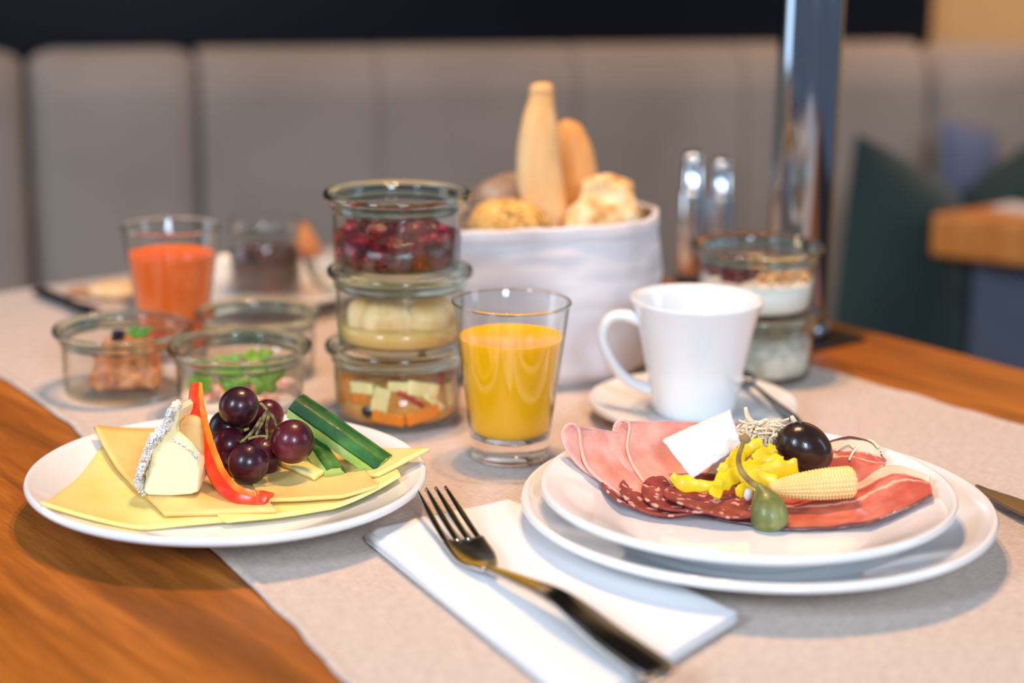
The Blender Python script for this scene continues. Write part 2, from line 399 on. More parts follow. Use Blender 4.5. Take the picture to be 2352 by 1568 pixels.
def runner_fn(u, v):
    s = -1.345+(1.345-.13)*u
    a, b = edge(Ledge, s), edge(Redge, s)
    a += .0022*noise.noise(Vector((s*38, 0, 0)))+.0015*noise.noise(Vector((s*9, 5, 0))); b += .003*noise.noise(Vector((s*34, 9, 0)))+.002*noise.noise(Vector((s*11, 5, 0)))
    n = a+(b-a)*v; z = cloth_h(s, n); e = min(v, 1-v)*(b-a)
    if e < .006: z += .0012*math.sin(math.pi*e/.006)+.0004
    return tb(s, n, z)
V, F = sheet(runner_fn, 420, 170, .0007)
run = thing('table_runner', 'beige grey linen runner laid across the oak table', 'table runner', tb(-.7, .65, 0))
mk('cloth', (V, F), linen, run)
mk('overhang', sheet(lambda u, v: tb(-1.345-.002*math.sin(v*3), .463+(.925-.463)*u, .001-.14*v), 30, 20, -.0007), linen, run)

# ================================================================== CROCKERY
def plate(name, c, Rm, h, well, z0, label, group=None, cat='plate', foot=.55, wr=.55):
    k = Rm; f = foot*k; wl = wr*k
    def zin(r):
        if r < wl: return well
        t_ = (r-wl)/(k-wl); return well+(h-well)*(.25*t_+.75*t_**1.25) if t_ < 1 else h
    inner = [(0, well)]+[(wl*x, well) for x in (.5, .9, 1.0)]+[(wl+(k*.965-wl)*x, zin(wl+(k*.965-wl)*x)) for x in [i/12 for i in range(1, 13)]]
    ze = inner[-1][1]
    edge_ = [(k*.98, ze+.0012), (k*.992, ze+.0008), (k, ze-.0008), (k*.998, ze-.0022), (k*.985, ze-.0034)]
    under = [(f+(k*.985-f)*x, .0030+(ze-.0034-.0030)*(x**1.15)) for x in [1-i/10 for i in range(1, 10)]]
    under += [(f+.001, .0028), (f, .0003), (f-.0008, 0), (f-.0028, 0), (f-.0036, .0006), (f-.005, .002), (0, .002)]
    o = mk(name, lathe((inner+edge_+under)[::-1], 128, (c[0], c[1], z0)), porc, label=label, cat=cat, group=group, org=(c[0], c[1], z0))
    return (c, Rm, z0, zin)
def on(pl, x, y, off=0):
    # where the sight line first comes down to the plate's surface plus off
    (cx_, cy_), Rm, z0, zin = pl; hi = z0+zin(Rm)+off+.012; n_ = 240; prev = hi
    for i in range(1, n_+1):
        z = hi-(hi-z0)*i/n_; p = at(x, y, z)
        if z <= z0+zin(min(math.hypot(p.x-cx_, p.y-cy_), Rm))+off: break
    return p
def zpl(pl, x, y): (cx_, cy_), Rm, z0, zin = pl; return z0+zin(min(math.hypot(x-cx_, y-cy_), Rm))
CL = .0025   # top of the cloth under crockery
PL = plate('plate', (-.1468, .905), .1034, .0218, .0060, CL-.001, 'white plate with sliced cheese, grapes and cucumber', wr=.6)
PB = plate('plate', (.1238, .872), .1186, .0218, .0060, CL-.001, 'large white dinner plate beneath the plate of cold cuts', wr=.62, foot=.6)
PU = plate('plate', (.1175, .8630), .1028, .0265, .0060, CL+.0052, 'smaller white plate of cold cuts, upper of the two stacked', wr=.6)
PS = plate('saucer', (.1115, 1.079), .0640, .0125, .0050, CL-.001, 'white saucer under the white coffee cup', cat='saucer', wr=.5, foot=.5)
PF = plate('plate', (-.205, 1.385), .092, .018, .005, CL-.001, 'white plate far left carrying the jar of dark chutney', wr=.6)

# ---- coffee cup
cc = (.1115, 1.076, PS[2]+.0052)
cup = thing('coffee_cup', 'white porcelain coffee cup with handle on the saucer', 'cup', cc)
cp = [(0, .0035), (.018, .0022), (.0195, 0), (.0225, 0), (.0245, .002), (.0262, .008), (.0288, .022), (.0325, .042), (.0365, .060), (.0392, .0685), (.0402, .0705), (.0399, .0718), (.0388, .0716), (.0372, .066), (.034, .056), (.0305, .042), (.0268, .022), (.0235, .009), (.018, .0062), (0, .0058)]
mk('cup_body', lathe(cp, 96, cc), porc, cup)
hp = spline([(-.0335, 0, .0575), (-.044, 0, .0610), (-.0530, 0, .0590), (-.0572, 0, .0500), (-.0550, 0, .0400), (-.0475, 0, .0270), (-.0385, 0, .0190), (-.0275, 0, .0145)], 8)
ha = R(4)
hp = [Vector((cc[0]+p.x*math.cos(ha), cc[1]+p.x*math.sin(ha), cc[2]+p.z)) for p in hp]
mk('handle', sweep(hp, lambda i, t_: circ(.0030+.0010*abs(2*t_-1)**2, 14, 1.35), up=Vector((0, 1, 0))), porc, cup)
coffee = mat('black_coffee', S(50, 26, 14), .05, coat=.3)
mk('coffee', lathe([(0, .0525), (.0328, .0525), (.0326, .051), (0, .051)], 64, cc), coffee, label='dark coffee inside the white cup', cat='coffee', org=(cc[0], cc[1], cc[2]+.051))

# ---- cutlery
def spoon_like(name, path, widths, thick, m, label, cat, group=None):
    pts = spline(path, 10); L_ = len(pts)
    def sec(i, t_):
        k = t_*(len(widths)-1); a = min(int(k), len(widths)-2); w_ = widths[a]+(widths[a+1]-widths[a])*(k-a)
        return [(w_*math.cos(x), thick*math.sin(x)) for x in [2*math.pi*j/12 for j in range(12)]]
    return sweep(pts, sec)
sp0, sp1 = at(1830, 968, .0165), at(1718, 876, .0165)
sp0.z = .016
path = [sp0, sp0.lerp(sp1, .35)+Vector((0, 0, .0005)), sp0.lerp(sp1, .8)+Vector((0, 0, .001)), sp1+Vector((-.002, .002, .0005))]
spn = thing('teaspoon', 'small steel teaspoon resting on the saucer right of the cup', 'spoon', path[1])
mk('handle', spoon_like('h', path, [.0035, .0052, .0045, .003, .002, .0018, .0018, .0018], .0008, steel_dark, '', ''), steel_dark, spn)
d = (path[3]-path[0]).normalized(); bc = path[3]+d*.018
def bowl_fn(u, v):
    a = 2*math.pi*u; r = v; side = Vector((d.y, -d.x, 0)).normalized()
    return bc+d*(.019*r*math.cos(a))+side*(.0125*r*math.sin(a))+Vector((0, 0, .0045*r*r-.006))
mk('bowl', sheet(bowl_fn, 32, 8, .0008), steel_dark, spn)

def fork():
    tip = at(990, 1124, .020); tip.z = .020
    neck = at(1124, 1312, .0125); neck.z = .0125
    end = at(1500, 1538, .0120); end.z = .0120
    ax = (neck-tip); ax.z = 0; ax.normalize(); sd = Vector((-ax.y, ax.x, 0))
    if sd.y < 0: sd = -sd       # towards right tines
    L1 = (neck-tip).length
    f = thing('fork', 'polished four-tined steel fork lying on the napkin', 'fork', (neck.x, neck.y, .009))
    def spine(t_):   # tines 0 -> neck 1 : curved like a fork
        p = tip.lerp(neck, t_); p.z = .0205-.0095*math.sin(math.pi*.5*min(1, t_*1.15))**1.2+.0018*max(0, t_-.85)/.15
        return p
    for k in range(4):
        off = (k-1.5)
        pts = [spine(t_)+sd*(off*(.0051+.0008*t_)) for t_ in [i/14*.60 for i in range(15)]]
        def sec(i, t_):
            w_ = .0009+.0008*min(1, t_*2.2); return [(w_*math.cos(x), .0010*math.sin(x)) for x in [2*math.pi*j/10 for j in range(10)]]
        mk('tine', sweep(pts, sec), steel, f)
    # root plate with the three slots ending in it, as a closed loft
    def root(u, v):
        t_ = .57+.43*u; half = .0102*(1-.02*u) if u < .35 else .0100*(1-((u-.35)/.65)**1.7)+.0026*((u-.35)/.65)
        return spine(t_)+sd*((2*v-1)*half)+Vector((0, 0, .0010*(2*v-1)**2+.0006))
    V, F = sheet(root, 24, 14, .0018)
    mk('shoulder', (V, F), steel, f)
    e = end; mid = neck.lerp(e, .45); mid.z = .0175
    path = [spine(.985), neck+(e-neck)*.06+Vector((0, 0, .0018)), neck.lerp(e, .2)+Vector((0, 0, .004)), mid+Vector((0, 0, .0015)), neck.lerp(e, .75)+Vector((0, 0, .0022)), e, e+(e-neck).normalized()*.004-Vector((0, 0, .001))]
    pts = spline(path, 10)
    W = [.0026, .0027, .0030, .0036, .0048, .0068, .0086, .0100, .0106, .0098, .0052]
    def sec(i, t_):
        k = t_*(len(W)-1); a = min(int(k), len(W)-2); w_ = W[a]+(W[a+1]-W[a])*(k-a); h = .0017
        q = .0009*min(1, max(0, (t_-.35)*4))
        return [(-w_, -.0002), (-w_*.96, h*.85), (-w_*.80, h), (-w_*.68, h-q), (0, h-q*.8), (w_*.68, h-q), (w_*.80, h), (w_*.96, h*.85), (w_, -.0002), (w_*.8, -h*.7), (0, -h), (-w_*.8, -h*.7)]
    o = mk('handle', sweep(pts, sec), steel, f, sub=1)
fork()

def knife(name, p0, p1, blade_w, label, m1, m2, ratio, z, group=None):
    p0 = Vector(p0); p1 = Vector(p1); p0.z = p1.z = z
    k = thing(name, label, 'knife', p0.lerp(p1, .5)); a = p0.lerp(p1, ratio)
    def bl(i, t_):
        w_ = blade_w*min(1, .12+1.5*t_**.6); return [(-w_, 0), (-w_*.3, .0009), (w_, .0011), (w_, -.0006), (-w_*.3, -.0007)]
    mk('blade', sweep([p0.lerp(a, i/10) for i in range(11)], bl), m1, k, smooth='auto')
    def hd(i, t_):
        w_ = blade_w*(.62+.25*t_); return [(w_*math.cos(x), .0030*math.sin(x)) for x in [2*math.pi*j/14 for j in range(14)]]
    mk('handle', sweep([a.lerp(p1, i/10) for i in range(11)], hd), m2, k)
    return k
knife('table_knife', at(2243, 1118, .006), at(2243, 1118, .006)+Vector((.085, -.17, 0)), .0095, 'dark shining table knife right of the large plate', steel_dark, steel_dark, .55, .0065)
kh = knife('table_knife', at(222, 722, .006), at(92, 668, .006), .008, 'black-handled knife lying at far left behind the salad jars', steel, mat('black_handle', S(22, 21, 24), .4), .35, .0062)
wq = [at(150, 676, .003), at(300, 690, .003), at(285, 655, .003), at(165, 664, .003)]
mk('wooden_board', poly_block([(p.x, p.y) for p in wq], .0025, .0048), mat('board_wood', S(196, 146, 98), .6, var=(30, 4, [(.3, S(180, 128, 80)), (.7, S(206, 160, 112))])), label='small light wooden board under the black-handled knife', cat='board', smooth=False, bev=.001)

# ---- napkin
nl, nt_, nr_, nb = Vector((-.0715, .855, 0)), Vector((-.0005, .9065, 0)), Vector((.1025, .760, 0)), Vector((.030, .662, 0))
def nap_z(u, v):  # u from left fold to the right edge, v from far to near
    p = (nl*(1-u)+nt_*u)*(1-v)+(nb*(1-u)+nr_*u)*v
    return p
def nap_layer(zb, ins, lift, seed):
    def fn(u, v):
        uu = ins+(1-2*ins*.4)*u if ins else u
        p = nap_z(min(1, uu), v); r = noise.noise(Vector((p.x*22+seed, p.y*14, seed)))*.0009
        e = math.sin(min(1, u/.06)*math.pi/2)
        z = zb*(e*.5+.5)+r+lift*(1-v)*(1-u)+.0007*math.sin(v*5+seed)*u
        ruff = .002*noise.noise(Vector((u*7, seed*3, 0)))*max(0, (v-.9)*10)
        return Vector((p.x+ruff, p.y+ruff*1.5, max(.0028, z)))
    return fn
nk = thing('napkin', 'white folded paper napkin under the fork', 'napkin', (.02, .8, .002))
for k in range(5):
    zb = .0034+.00095*k
    mk('paper_layer', sheet(nap_layer(zb, .004*k, .0003*k, k*1.7), 36, 60, .0006), paper, nk)
def fold(i, t_): return [(.0022*math.cos(x), .0024*math.sin(x)) for x in [2*math.pi*j/12 for j in range(12)]]
mk('paper_fold', sweep([nl.lerp(nb, i/20)+Vector((.0016, .0012, .0052+.0006*math.sin(i*.5))) for i in range(21)], fold), paper, nk)

# ================================================================== GLASSES AND JARS
def jar(c, label, sx=1.0, h=.0475, group='small round preserving jars'):
    k = h/.0475
    t_ = thing('glass_jar', label, 'jar', c, group)
    body = [(0, 0), (.0345, 0), (.0366, .0012), (.0378, .004), (.0384, .018), (.0386, .0355), (.0386, .0372), (.0380, .0372), (.0380, .0355), (.0378, .018), (.0372, .0052), (.0350, .0038), (.030, .0034), (0, .0032)]
    mk('jar_bowl', lathe([(r*sx, z*k) for r, z in body], 96, c), MG['jar'], t_)
    base = [(.0345, .0002), (.0372, .0014), (.0380, .004), (.0374, .0052), (.0362, .0046), (.0345, .0034)]
    rim = [(.0372, .0360), (.0398, .0366), (.0404, .0392), (.0403, .0412), (.0418, .0424), (.0436, .0436), (.0441, .0452), (.0437, .0469), (.0426, .0475), (.0412, .0473), (.0402, .0464), (.0392, .0458), (.0378, .0455), (.0370, .0440), (.0370, .0380)]
    mk('rim', lathe([(r*sx, z*k) for r, z in rim], 96, c, closed=True), MG['rim'], t_)
    return t_
PIT = .0462
SC = (-.0690, 1.0750)
z0 = CL-.001
jar((SC[0]-.0005, SC[1], z0), 'glass jar of fruit salad, bottom of the stack of three')
jar((SC[0]+.0012, SC[1], z0+PIT), 'glass jar of pear pieces, middle of the stack of three')
jar((SC[0]-.0005, SC[1], z0+2*PIT), 'glass jar of red berry compote, top of the stack of three')
JA = (-.2468, 1.1240, z0); JB = (-.1660, 1.0790, z0); JC = (-.1670, 1.1700, z0)
jar(JA, 'glass jar of meat spread, leftmost on the runner', h=.0430)
jar(JB, 'glass jar of shrimp salad, just behind the pepper strip', h=.0440)
jar(JC, 'empty glass jar behind the shrimp salad jar', sx=.955, h=.0430)
YC = (.1625, 1.1870); YH = .0450; YP = YH*PIT/.0475
jar((YC[0], YC[1], z0), 'glass jar of white quark, lower one behind the coffee cup', h=YH)
jar((YC[0]-.001, YC[1], z0+YP), 'glass jar of yoghurt with berries and granola, topmost behind the cup', h=YH)
# dark chutney jar and dessert dish on the far plate
bz = PF[2]+.0052; DJ = (-.1925, 1.392, bz)
t = thing('glass_jar', 'lidded glass jar of dark chutney on the far left plate', 'jar', DJ)
mk('jar_bowl', lathe([(0, 0), (.0265, 0), (.0285, .002), (.0282, .030), (.0255, .040), (.0245, .044), (.0235, .044), (.0240, .039), (.0266, .030), (.027, .004), (.024, .003), (0, .003)], 64, DJ), MG['tumbler'], t)
mk('lid', lathe([(0, .0445), (.0262, .0445), (.0275, .046), (.0275, .055), (.0262, .0580), (.0245, .0575), (.0235, .0500), (0, .0485)], 64, DJ), MG['tumbler'], t)
chut = mat('dark_chutney', S(52, 28, 20), .5, var=(110, 3, [(.35, S(30, 16, 14)), (.55, S(78, 40, 26)), (.75, S(120, 44, 34))]), bump=(140, .002))
mk('chutney', lathe([(0, .0033), (.0262, .0034), (.0266, .006), (.0263, .0285), (.024, .0345), (.01, .036), (0, .0355)], 48, DJ, wob=lambda a, z: .01*math.sin(5*a+z*300)), chut, label='dark brown chutney filling the lidded jar', cat='chutney', org=(DJ[0], DJ[1], DJ[2]+.0033))
DD = (-.1270, 1.388, CL)
t = thing('glass_bowl', 'shallow clear glass dish beside the chutney jar', 'bowl', DD)
mk('bowl_body', lathe([(0, 0), (.016, 0), (.018, .002), (.026, .012), (.033, .026), (.0345, .034), (.0352, .0345), (.0355, .0335), (.034, .025), (.0272, .011), (.019, .0), (.018, -.0008)][::-1][2:]+[(.018, .0)], 64, DD), MG['tumbler'], t)
mk('bowl_wall', lathe([(.0180, .0015), (.0262, .0115), (.0332, .0255), (.0350, .0345), (.0338, .0345), (.0320, .0255), (.0250, .0125), (.017, .0035), (0, .003), (0, .0012)], 64, DD), MG['jar'], t)
mk('butter', ball((DD[0], DD[1], DD[2]+.014), .019, (1, 1, .45), nz=.003, nf=90), mat('butter', S(240, 228, 205), .5, sub=.2), label='pale butter heaped in the clear glass dish', cat='butter')
pastry = mat('pastry_crust', S(198, 112, 48), .55, var=(60, 4, [(.3, S(176, 84, 28)), (.7, S(218, 144, 72))]), bump=(160, .0008))
pq = [atY(650, 585, 1.46), atY(762, 592, 1.46), atY(754, 592, 1.49), atY(652, 585, 1.49), atY(692, 508, 1.47), atY(706, 508, 1.47), atY(706, 509, 1.485), atY(692, 509, 1.485)]
for p in pq[:4]: p.z = .003
mk('croissant', hexa(pq, n=12, nz=.003, nf=60, rnd=.25), pastry, label='orange-brown pastry standing left of the jar stack, at the back', cat='pastry')
bread_l = mat('pale_bread', S(224, 190, 140), .8, var=(80, 3, [(.3, S(214, 176, 122)), (.7, S(234, 206, 164))]), bump=(200, .0006))
bp_ = on(PF, 268, 668, .006)
mk('bread_slice', ball((bp_.x-.0, bp_.y, bp_.z+.001), .021, (1, 1.0, .26), nz=.002, nf=70), bread_l, label='pale bread piece on the far left plate beside the red-orange juice', cat='bread')

def tumbler(c, label, k=1.0):
    t_ = thing('juice_glass', label, 'glass', c, 'juice tumblers')
    ft = [(0, 0), (.0212, 0), (.0224, .0008), (.0227, .0025), (.0224, .0108), (.0228, .0128), (.0222, .0136), (0, .0136)]
    mk('glass_base', lathe([(r*k, z*k) for r, z in ft], 96, c), MG['thick'], t_)
    wl = [(.0222, .0137), (.0232, .0140), (.0240, .020), (.0262, .038), (.0300, .066), (.0328, .0875), (.0333, .0898), (.0331, .0905), (.0327, .0905), (.0323, .0895), (.0294, .066), (.0256, .038), (.0234, .020), (.0222, .0155), (0, .0150), (0, .0138)]
    mk('glass_wall', lathe([(r*k, z*k) for r, z in wl], 96, c), MG['tumbler'], t_)
    mk('lip', lathe([((.0330+.0009*math.cos(x))*k, (.0905+.0009*math.sin(x))*k) for x in [2*math.pi*j/10 for j in range(10)]], 96, c, closed=True), MG['thick'], t_)
def juice(c, lev, m, label, name, k=1.0):
    f = lambda z: .0232+(z-.020)*(.0292-.0232)/(.066-.020)
    pr = [(0, .0153), (.0210, .0155), (.0230, .0200), (f(.03), .03), (f(.045), .045), (f(lev)-.0002, lev), (f(lev)-.0009, lev-.0004), (0, lev-.0005)]
    mk(name, lathe([(r*k, z*k) for r, z in pr], 96, c), m, label=label, cat='juice', org=(c[0], c[1], c[2]+.0153*k), smooth='auto')
oj = mat('orange_juice', S(255, 186, 0), .25, sub=.3, subr=(1, .45, .05), subs=.012)
rj = mat('blood_orange_juice', S(250, 112, 36), .25, sub=.3, subr=(1, .3, .08), subs=.012)
G1 = (-.0005, .9990, z0+.0005); G2 = (-.2315, 1.2150, z0+.0005)
tumbler(G1, 'small clear tumbler of yellow orange juice between the plates')
juice(G1, .0705, oj, 'bright yellow-orange juice in the front tumbler', 'orange_juice')
tumbler(G2, 'small clear tumbler of red-orange juice at the back left', .985)
juice(G2, .0720, rj, 'red-orange juice in the back left tumbler', 'red_orange_juice', .985)

# ---- contents of the jars
def inside(c, h0, h1, m, name, label, cat, r=.0375, k=1, top=None, n=64):
    """a filling that follows the inner wall; top(x, y) adds height noise"""
    V, F = [], []; rings = 14
    prof = [(0, .0036), (.030, .0037), (r-.0028, .0044), (r-.0006, .0065), (r-.0002, .0105)]
    V, F = lathe(prof+[(r, h0+.5*(h1-h0))], n, c)
    o = len(V); base = o-n
    for i in range(1, rings+1):
        rr = r*(1-i/rings)
        if i == rings: V.append(Vector((c[0], c[1], c[2]+h1+(top(0, 0) if top else 0)))); break
        for j in range(n):
            a = 2*math.pi*j/n; x, y = rr*math.cos(a), rr*math.sin(a)
            z = h0+(h1-h0)*min(1, i/3)+(top(x, y)*min(1, i/2) if top else 0)
            V.append(Vector((c[0]+x, c[1]+y, c[2]+z)))
    for i in range(rings):
        for j in range(n):
            l = (j+1) % n; a0 = base if i == 0 else o+(i-1)*n
            if i == rings-1: F.append((a0+j, a0+l, len(V)-1))
            else: F.append((a0+j, a0+l, o+i*n+l, o+i*n+j))
    return mk(name, (V, F), m, label=label, cat=cat, org=(c[0], c[1], c[2]+.004)) if name else (V, F)
def N3(x, y, f, s): return noise.noise(Vector((x*f, y*f, s)))
jt = (SC[0]-.0005, SC[1], z0+2*PIT); jm = (SC[0]+.0012, SC[1], z0+PIT); jb = (SC[0]-.0005, SC[1], z0)
# red berry compote
comp = thing('berry_compote', 'dark red berry compote in the top jar of the stack', 'compote', (jt[0], jt[1], jt[2]+.004))
berry = mat('berry_jelly', S(110, 6, 22), .2, coat=.15, sub=.2, subr=(1, .1, .1), subs=.004, var=(120, 3, [(.35, S(44, 2, 12)), (.55, S(88, 5, 20)), (.75, S(150, 16, 34))]), bump=(160, .0012))
mk('jelly', inside(jt, .0205, .0245, berry, None, '', '', top=lambda x, y: .0035*N3(x, y, 70, 1)+.003*N3(x, y, 160, 2)+.004*math.exp(-((x+.008)**2+y*y)/.0004)), berry, comp)
rb = mat('red_berry', S(160, 12, 36), .3, coat=.1, sub=.3, subr=(1, .1, .1), subs=.003)
db = mat('dark_berry', S(84, 5, 22), .3, coat=.1)
for i in range(54):
    a = random.uniform(0, 6.283); top_ = i > 22
    rr = random.uniform(.003, .032) if top_ else .0350; z = random.uniform(.0245, .0300)-.10*max(0, rr-.02) if top_ else random.uniform(.007, .0215)
    mk('berry', ball((jt[0]+rr*math.cos(a), jt[1]+rr*math.sin(a), jt[2]+z), random.uniform(.0019, .0033), nz=.0012, nf=300, seg=14, rings=9), rb if i % 3 == 0 else db, comp)
# pears
pear = mat('pear_flesh', S(240, 212, 146), .35, sub=.3, subr=(1, .8, .4), subs=.006, var=(60, 3, [(.3, S(246, 192, 118)), (.7, S(252, 214, 156))]))
syr = mat('pear_syrup', S(238, 190, 116), .08, sub=.6, subr=(1, .8, .4), subs=.01)
pc = thing('pear_compote', 'pale yellow pear pieces in the middle jar of the stack', 'compote', (jm[0], jm[1], jm[2]+.004))
mk('syrup', inside(jm, .0145, .0150, syr, None, '', '', top=None), syr, pc)
for (x, y, z, r_, ax, an) in [(-.004, -.014, .017, .016, (1.25, .8, .85), 20), (.015, -.010, .015, .015, (1.1, .9, .9), -30), (-.019, -.008, .0165, .0135, (.95, 1.0, 1.0), 10), (.004, .012, .0190, .0165, (1.1, .9, .7), 60), (.018, .010, .018, .013, (1, 1, .9), 0), (-.016, .014, .018, .013, (1, 1, .9), 0)]:
    mk('pear_piece', ball((jm[0]+x, jm[1]+y, jm[2]+z), r_, ax, rot=Matrix.Rotation(R(an), 3, 'Z')@Matrix.Rotation(R(an*.5), 3, 'Y'), nz=.003, nf=80), pear, pc)
# fruit salad
fs = thing('fruit_salad', 'diced fruit in amber syrup in the bottom jar of the stack', 'fruit salad', (jb[0], jb[1], jb[2]+.004))
amb = mat('amber_syrup', S(214, 140, 56), .1, sub=.5, subr=(1, .5, .1), subs=.008, var=(55, 3, [(.3, S(190, 104, 26)), (.7, S(232, 170, 84))]))
mk('syrup', inside(jb, .0285, .0292, amb, None, '', '', r=.0370, top=lambda x, y: .002*N3(x, y, 90, 4)), amb, fs)
apple = mat('apple_flesh', S(252, 224, 156), .35, sub=.3, subs=.003); aw = mat('red_apple_skin', S(178, 48, 36), .25, coat=.3); peach = mat('peach_flesh', S(236, 132, 34), .3, sub=.3); bgrape = mat('black_grape', S(24, 14, 34), .15, coat=.5)
def chunk(c, sx_, sy_, sz_, rz, ry, m, par, name, nz=.0006, rnd=.15):
    M_ = Matrix.Rotation(rz, 3, 'Z')@Matrix.Rotation(ry, 3, 'Y'); c = Vector(c)
    P = [c+M_@Vector((x*sx_, y*sy_, z*sz_)) for z in (-1, 1) for x, y in ((-1, -1), (1, -1), (1, 1), (-1, 1))]
    return mk(name, hexa(P, n=5, nz=nz, nf=200, rnd=rnd), m, par)
# pieces pressed against the front of the jar: (angle from the camera side, height, half sizes, tilt, material)
def front(c, ang, z, r=.0325): a = R(-90+ang); return (c[0]+r*math.cos(a), c[1]+r*math.sin(a), c[2]+z)
for ang, z, sx_, sz_, ry, m in [(-12, .0205, .0052, .0085, 12, apple), (-32, .0265, .0085, .0035, -4, apple), (28, .0265, .0105, .0045, 14, apple), (40, .0180, .0088, .0022, 40, apple), (16, .0215, .0095, .0016, 32, aw), (-36, .0200, .0062, .0034, -8, peach), (-54, .0230, .0030, .0080, 10, peach), (48, .0300, .0016, .0060, 24, aw), (5, .0290, .007, .003, 3, apple), (-5, .0100, .010, .004, 10, peach), (28, .0110, .011, .004, -12, peach), (60, .020, .003, .008, -10, apple)]:
    chunk(front(jb, ang, z, .0355), sx_, .0022, sz_, R(ang), R(ry), m, fs, 'fruit_piece')
mk('fruit_piece', ball(front(jb, -26, .0125, .0325), .0056, nz=.0003), bgrape, fs)
# meat spread
meat = mat('coarse_meat', S(206, 130, 92), .5, sub=.2, subr=(1, .4, .3), subs=.003, var=(150, 5, [(.34, S(130, 62, 34)), (.5, S(218, 138, 82)), (.7, S(232, 164, 112))]), bump=(220, .0016), stretch=(1, 1, .45))
mk('meat_spread', hexa([(JA[0]-.022, JA[1]-.020, .0066), (JA[0]+.024, JA[1]-.018, .0066), (JA[0]+.022, JA[1]+.018, .0066), (JA[0]-.020, JA[1]+.018, .0066), (JA[0]-.013, JA[1]-.014, .033), (JA[0]+.020, JA[1]-.013, .034), (JA[0]+.018, JA[1]+.012, .035), (JA[0]-.012, JA[1]+.012, .034)], n=18, nz=.0045, nf=130, rnd=.35), meat, label='coarse brownish pink meat spread in the leftmost jar', cat='meat spread')
leaf_m = mat('lettuce_leaf', S(128, 190, 40), .35, sub=.2, subr=(.6, 1, .2), subs=.002, var=(90, 3, [(.3, S(84, 136, 28)), (.7, S(136, 178, 62))]))
dleaf = mat('parsley_leaf', S(70, 130, 50), .4)
def leaf(c, r, rot, par, m=leaf_m, name='leaf', cup_=.4, label=None, cat=None, group=None):
    c = Vector(c); M_ = Matrix.Rotation(R(rot[2]), 3, 'Z')@Matrix.Rotation(R(rot[0]), 3, 'X')@Matrix.Rotation(R(rot[1]), 3, 'Y')
    def fn(u, v):
        a = 2*math.pi*u; q = v*r*(1+.18*math.sin(5*a)+.1*math.sin(9*a+1)); return c+M_@Vector((q*math.cos(a), q*.8*math.sin(a), cup_*q*q/r+.12*q*math.sin(4*a)))
    return mk(name, sheet(fn, 30, 5, .0005), m, par, label=label, cat=cat, group=group)
leaf((JA[0]+.010, JA[1]-.004, .0385), .008, (20, 0, 30), None, dleaf, 'parsley_leaf', label='green parsley leaf garnish on the meat spread', cat='herb')
mk('olive_piece', hexa([Vector((JA[0]+x*.0042-.001, JA[1]-.008+y*.0042, .0370+z*.0062)) for z in (0, 1) for x, y in ((-1, -1), (1, -1), (1, 1), (-1, 1))], n=5, rnd=.3), bgrape, label='black olive piece topping the meat spread', cat='olive')
# shrimp salad
ss = thing('shrimp_salad', 'pink shrimp salad with lettuce in the jar behind the pepper', 'salad', (JB[0], JB[1], JB[2]+.004))
shr = mat('shrimp', S(240, 176, 148), .3, sub=.3, subr=(1, .5, .4), subs=.003, var=(130, 3, [(.35, S(232, 140, 104)), (.6, S(246, 208, 190))]))
cream = mat('cream_dressing', S(240, 224, 204), .35, sub=.3)
mk('dressing', inside(JB, .010, .0125, cream, None, '', '', r=.0370, top=lambda x, y: .003*N3(x, y, 90, 7)), cream, ss)
for i in range(22):
    a = i*2.4; rr = .006+.0225*math.sqrt((i % 11)/11); z = .0150+.0015*(i//6)*1.3
    p = Vector((JB[0]+rr*math.cos(a), JB[1]+rr*math.sin(a), z)); b_ = random.uniform(0, 6)
    pts = [p+Vector((.0055*math.cos(b_+t_), .0055*math.sin(b_+t_), .001*math.sin(t_*2))) for t_ in [k*.34 for k in range(9)]]
    mk('shrimp', sweep(pts, lambda i_, t_: circ(.0030*(1-.5*t_)+.0004, 10)), shr, ss)
for ang, z, r_ in [(-38, .027, .0085), (2, .0270, .0080), (38, .0270, .0095), (58, .031, .005), (-60, .022, .006)]:
    p = front(JB, ang, z, .0325); leaf(p, r_, (86, 0, ang), ss, cup_=-.25)
for x, y, z, r_ in [(-.004, -.004, .0315, .0085), (.008, .0, .0345, .0075), (-.012, .002, .031, .006), (.014, .006, .036, .0055)]:
    leaf((JB[0]+x, JB[1]+y, z), r_, (25, 10, x*3000), ss)
# quark and yoghurt
yog = mat('yoghurt', S(240, 236, 226), .3, sub=.4, subr=(1, .9, .8), subs=.004)
quark = mat('grainy_quark', S(226, 222, 206), .5, sub=.3, subs=.003, subr=(1, .9, .8), var=(150, 3, [(.35, S(196, 190, 170)), (.6, S(232, 228, 214))]), bump=(240, .0012))
inside((YC[0], YC[1], z0), .024, .0265, quark, 'quark', 'grainy white quark in the lower jar behind the cup', 'quark', r=.0374, top=lambda x, y: .003*N3(x, y, 90, 9))
yz = z0+YP; inside((YC[0]-.001, YC[1], yz), .0225, .0230, yog, 'yoghurt', 'smooth white yoghurt in the upper jar behind the cup', 'yoghurt', r=.0376)
gran = mat('granola', S(214, 160, 88), .6, var=(120, 3, [(.35, S(170, 108, 50)), (.65, S(232, 190, 124))]), bump=(200, .0008))
gt = thing('granola_topping', 'golden granola clusters on top of the yoghurt', 'granola', (YC[0], YC[1], yz+.027))
for i in range(60):
    a = random.uniform(-1.45, 1.6); rr = .034*random.uniform(.02, 1)**.5
    mk('cluster', ball((YC[0]-.001+rr*math.cos(a), YC[1]+rr*math.sin(a), yz+.0245+random.uniform(0, .0055)), random.uniform(.0024, .0036), (1, 1, .8), nz=.0018, nf=300, seg=12, rings=8), gran, gt)
rt = thing('berry_topping', 'dark red berries on the left of the yoghurt', 'berries', (YC[0]-.015, YC[1], yz+.027))
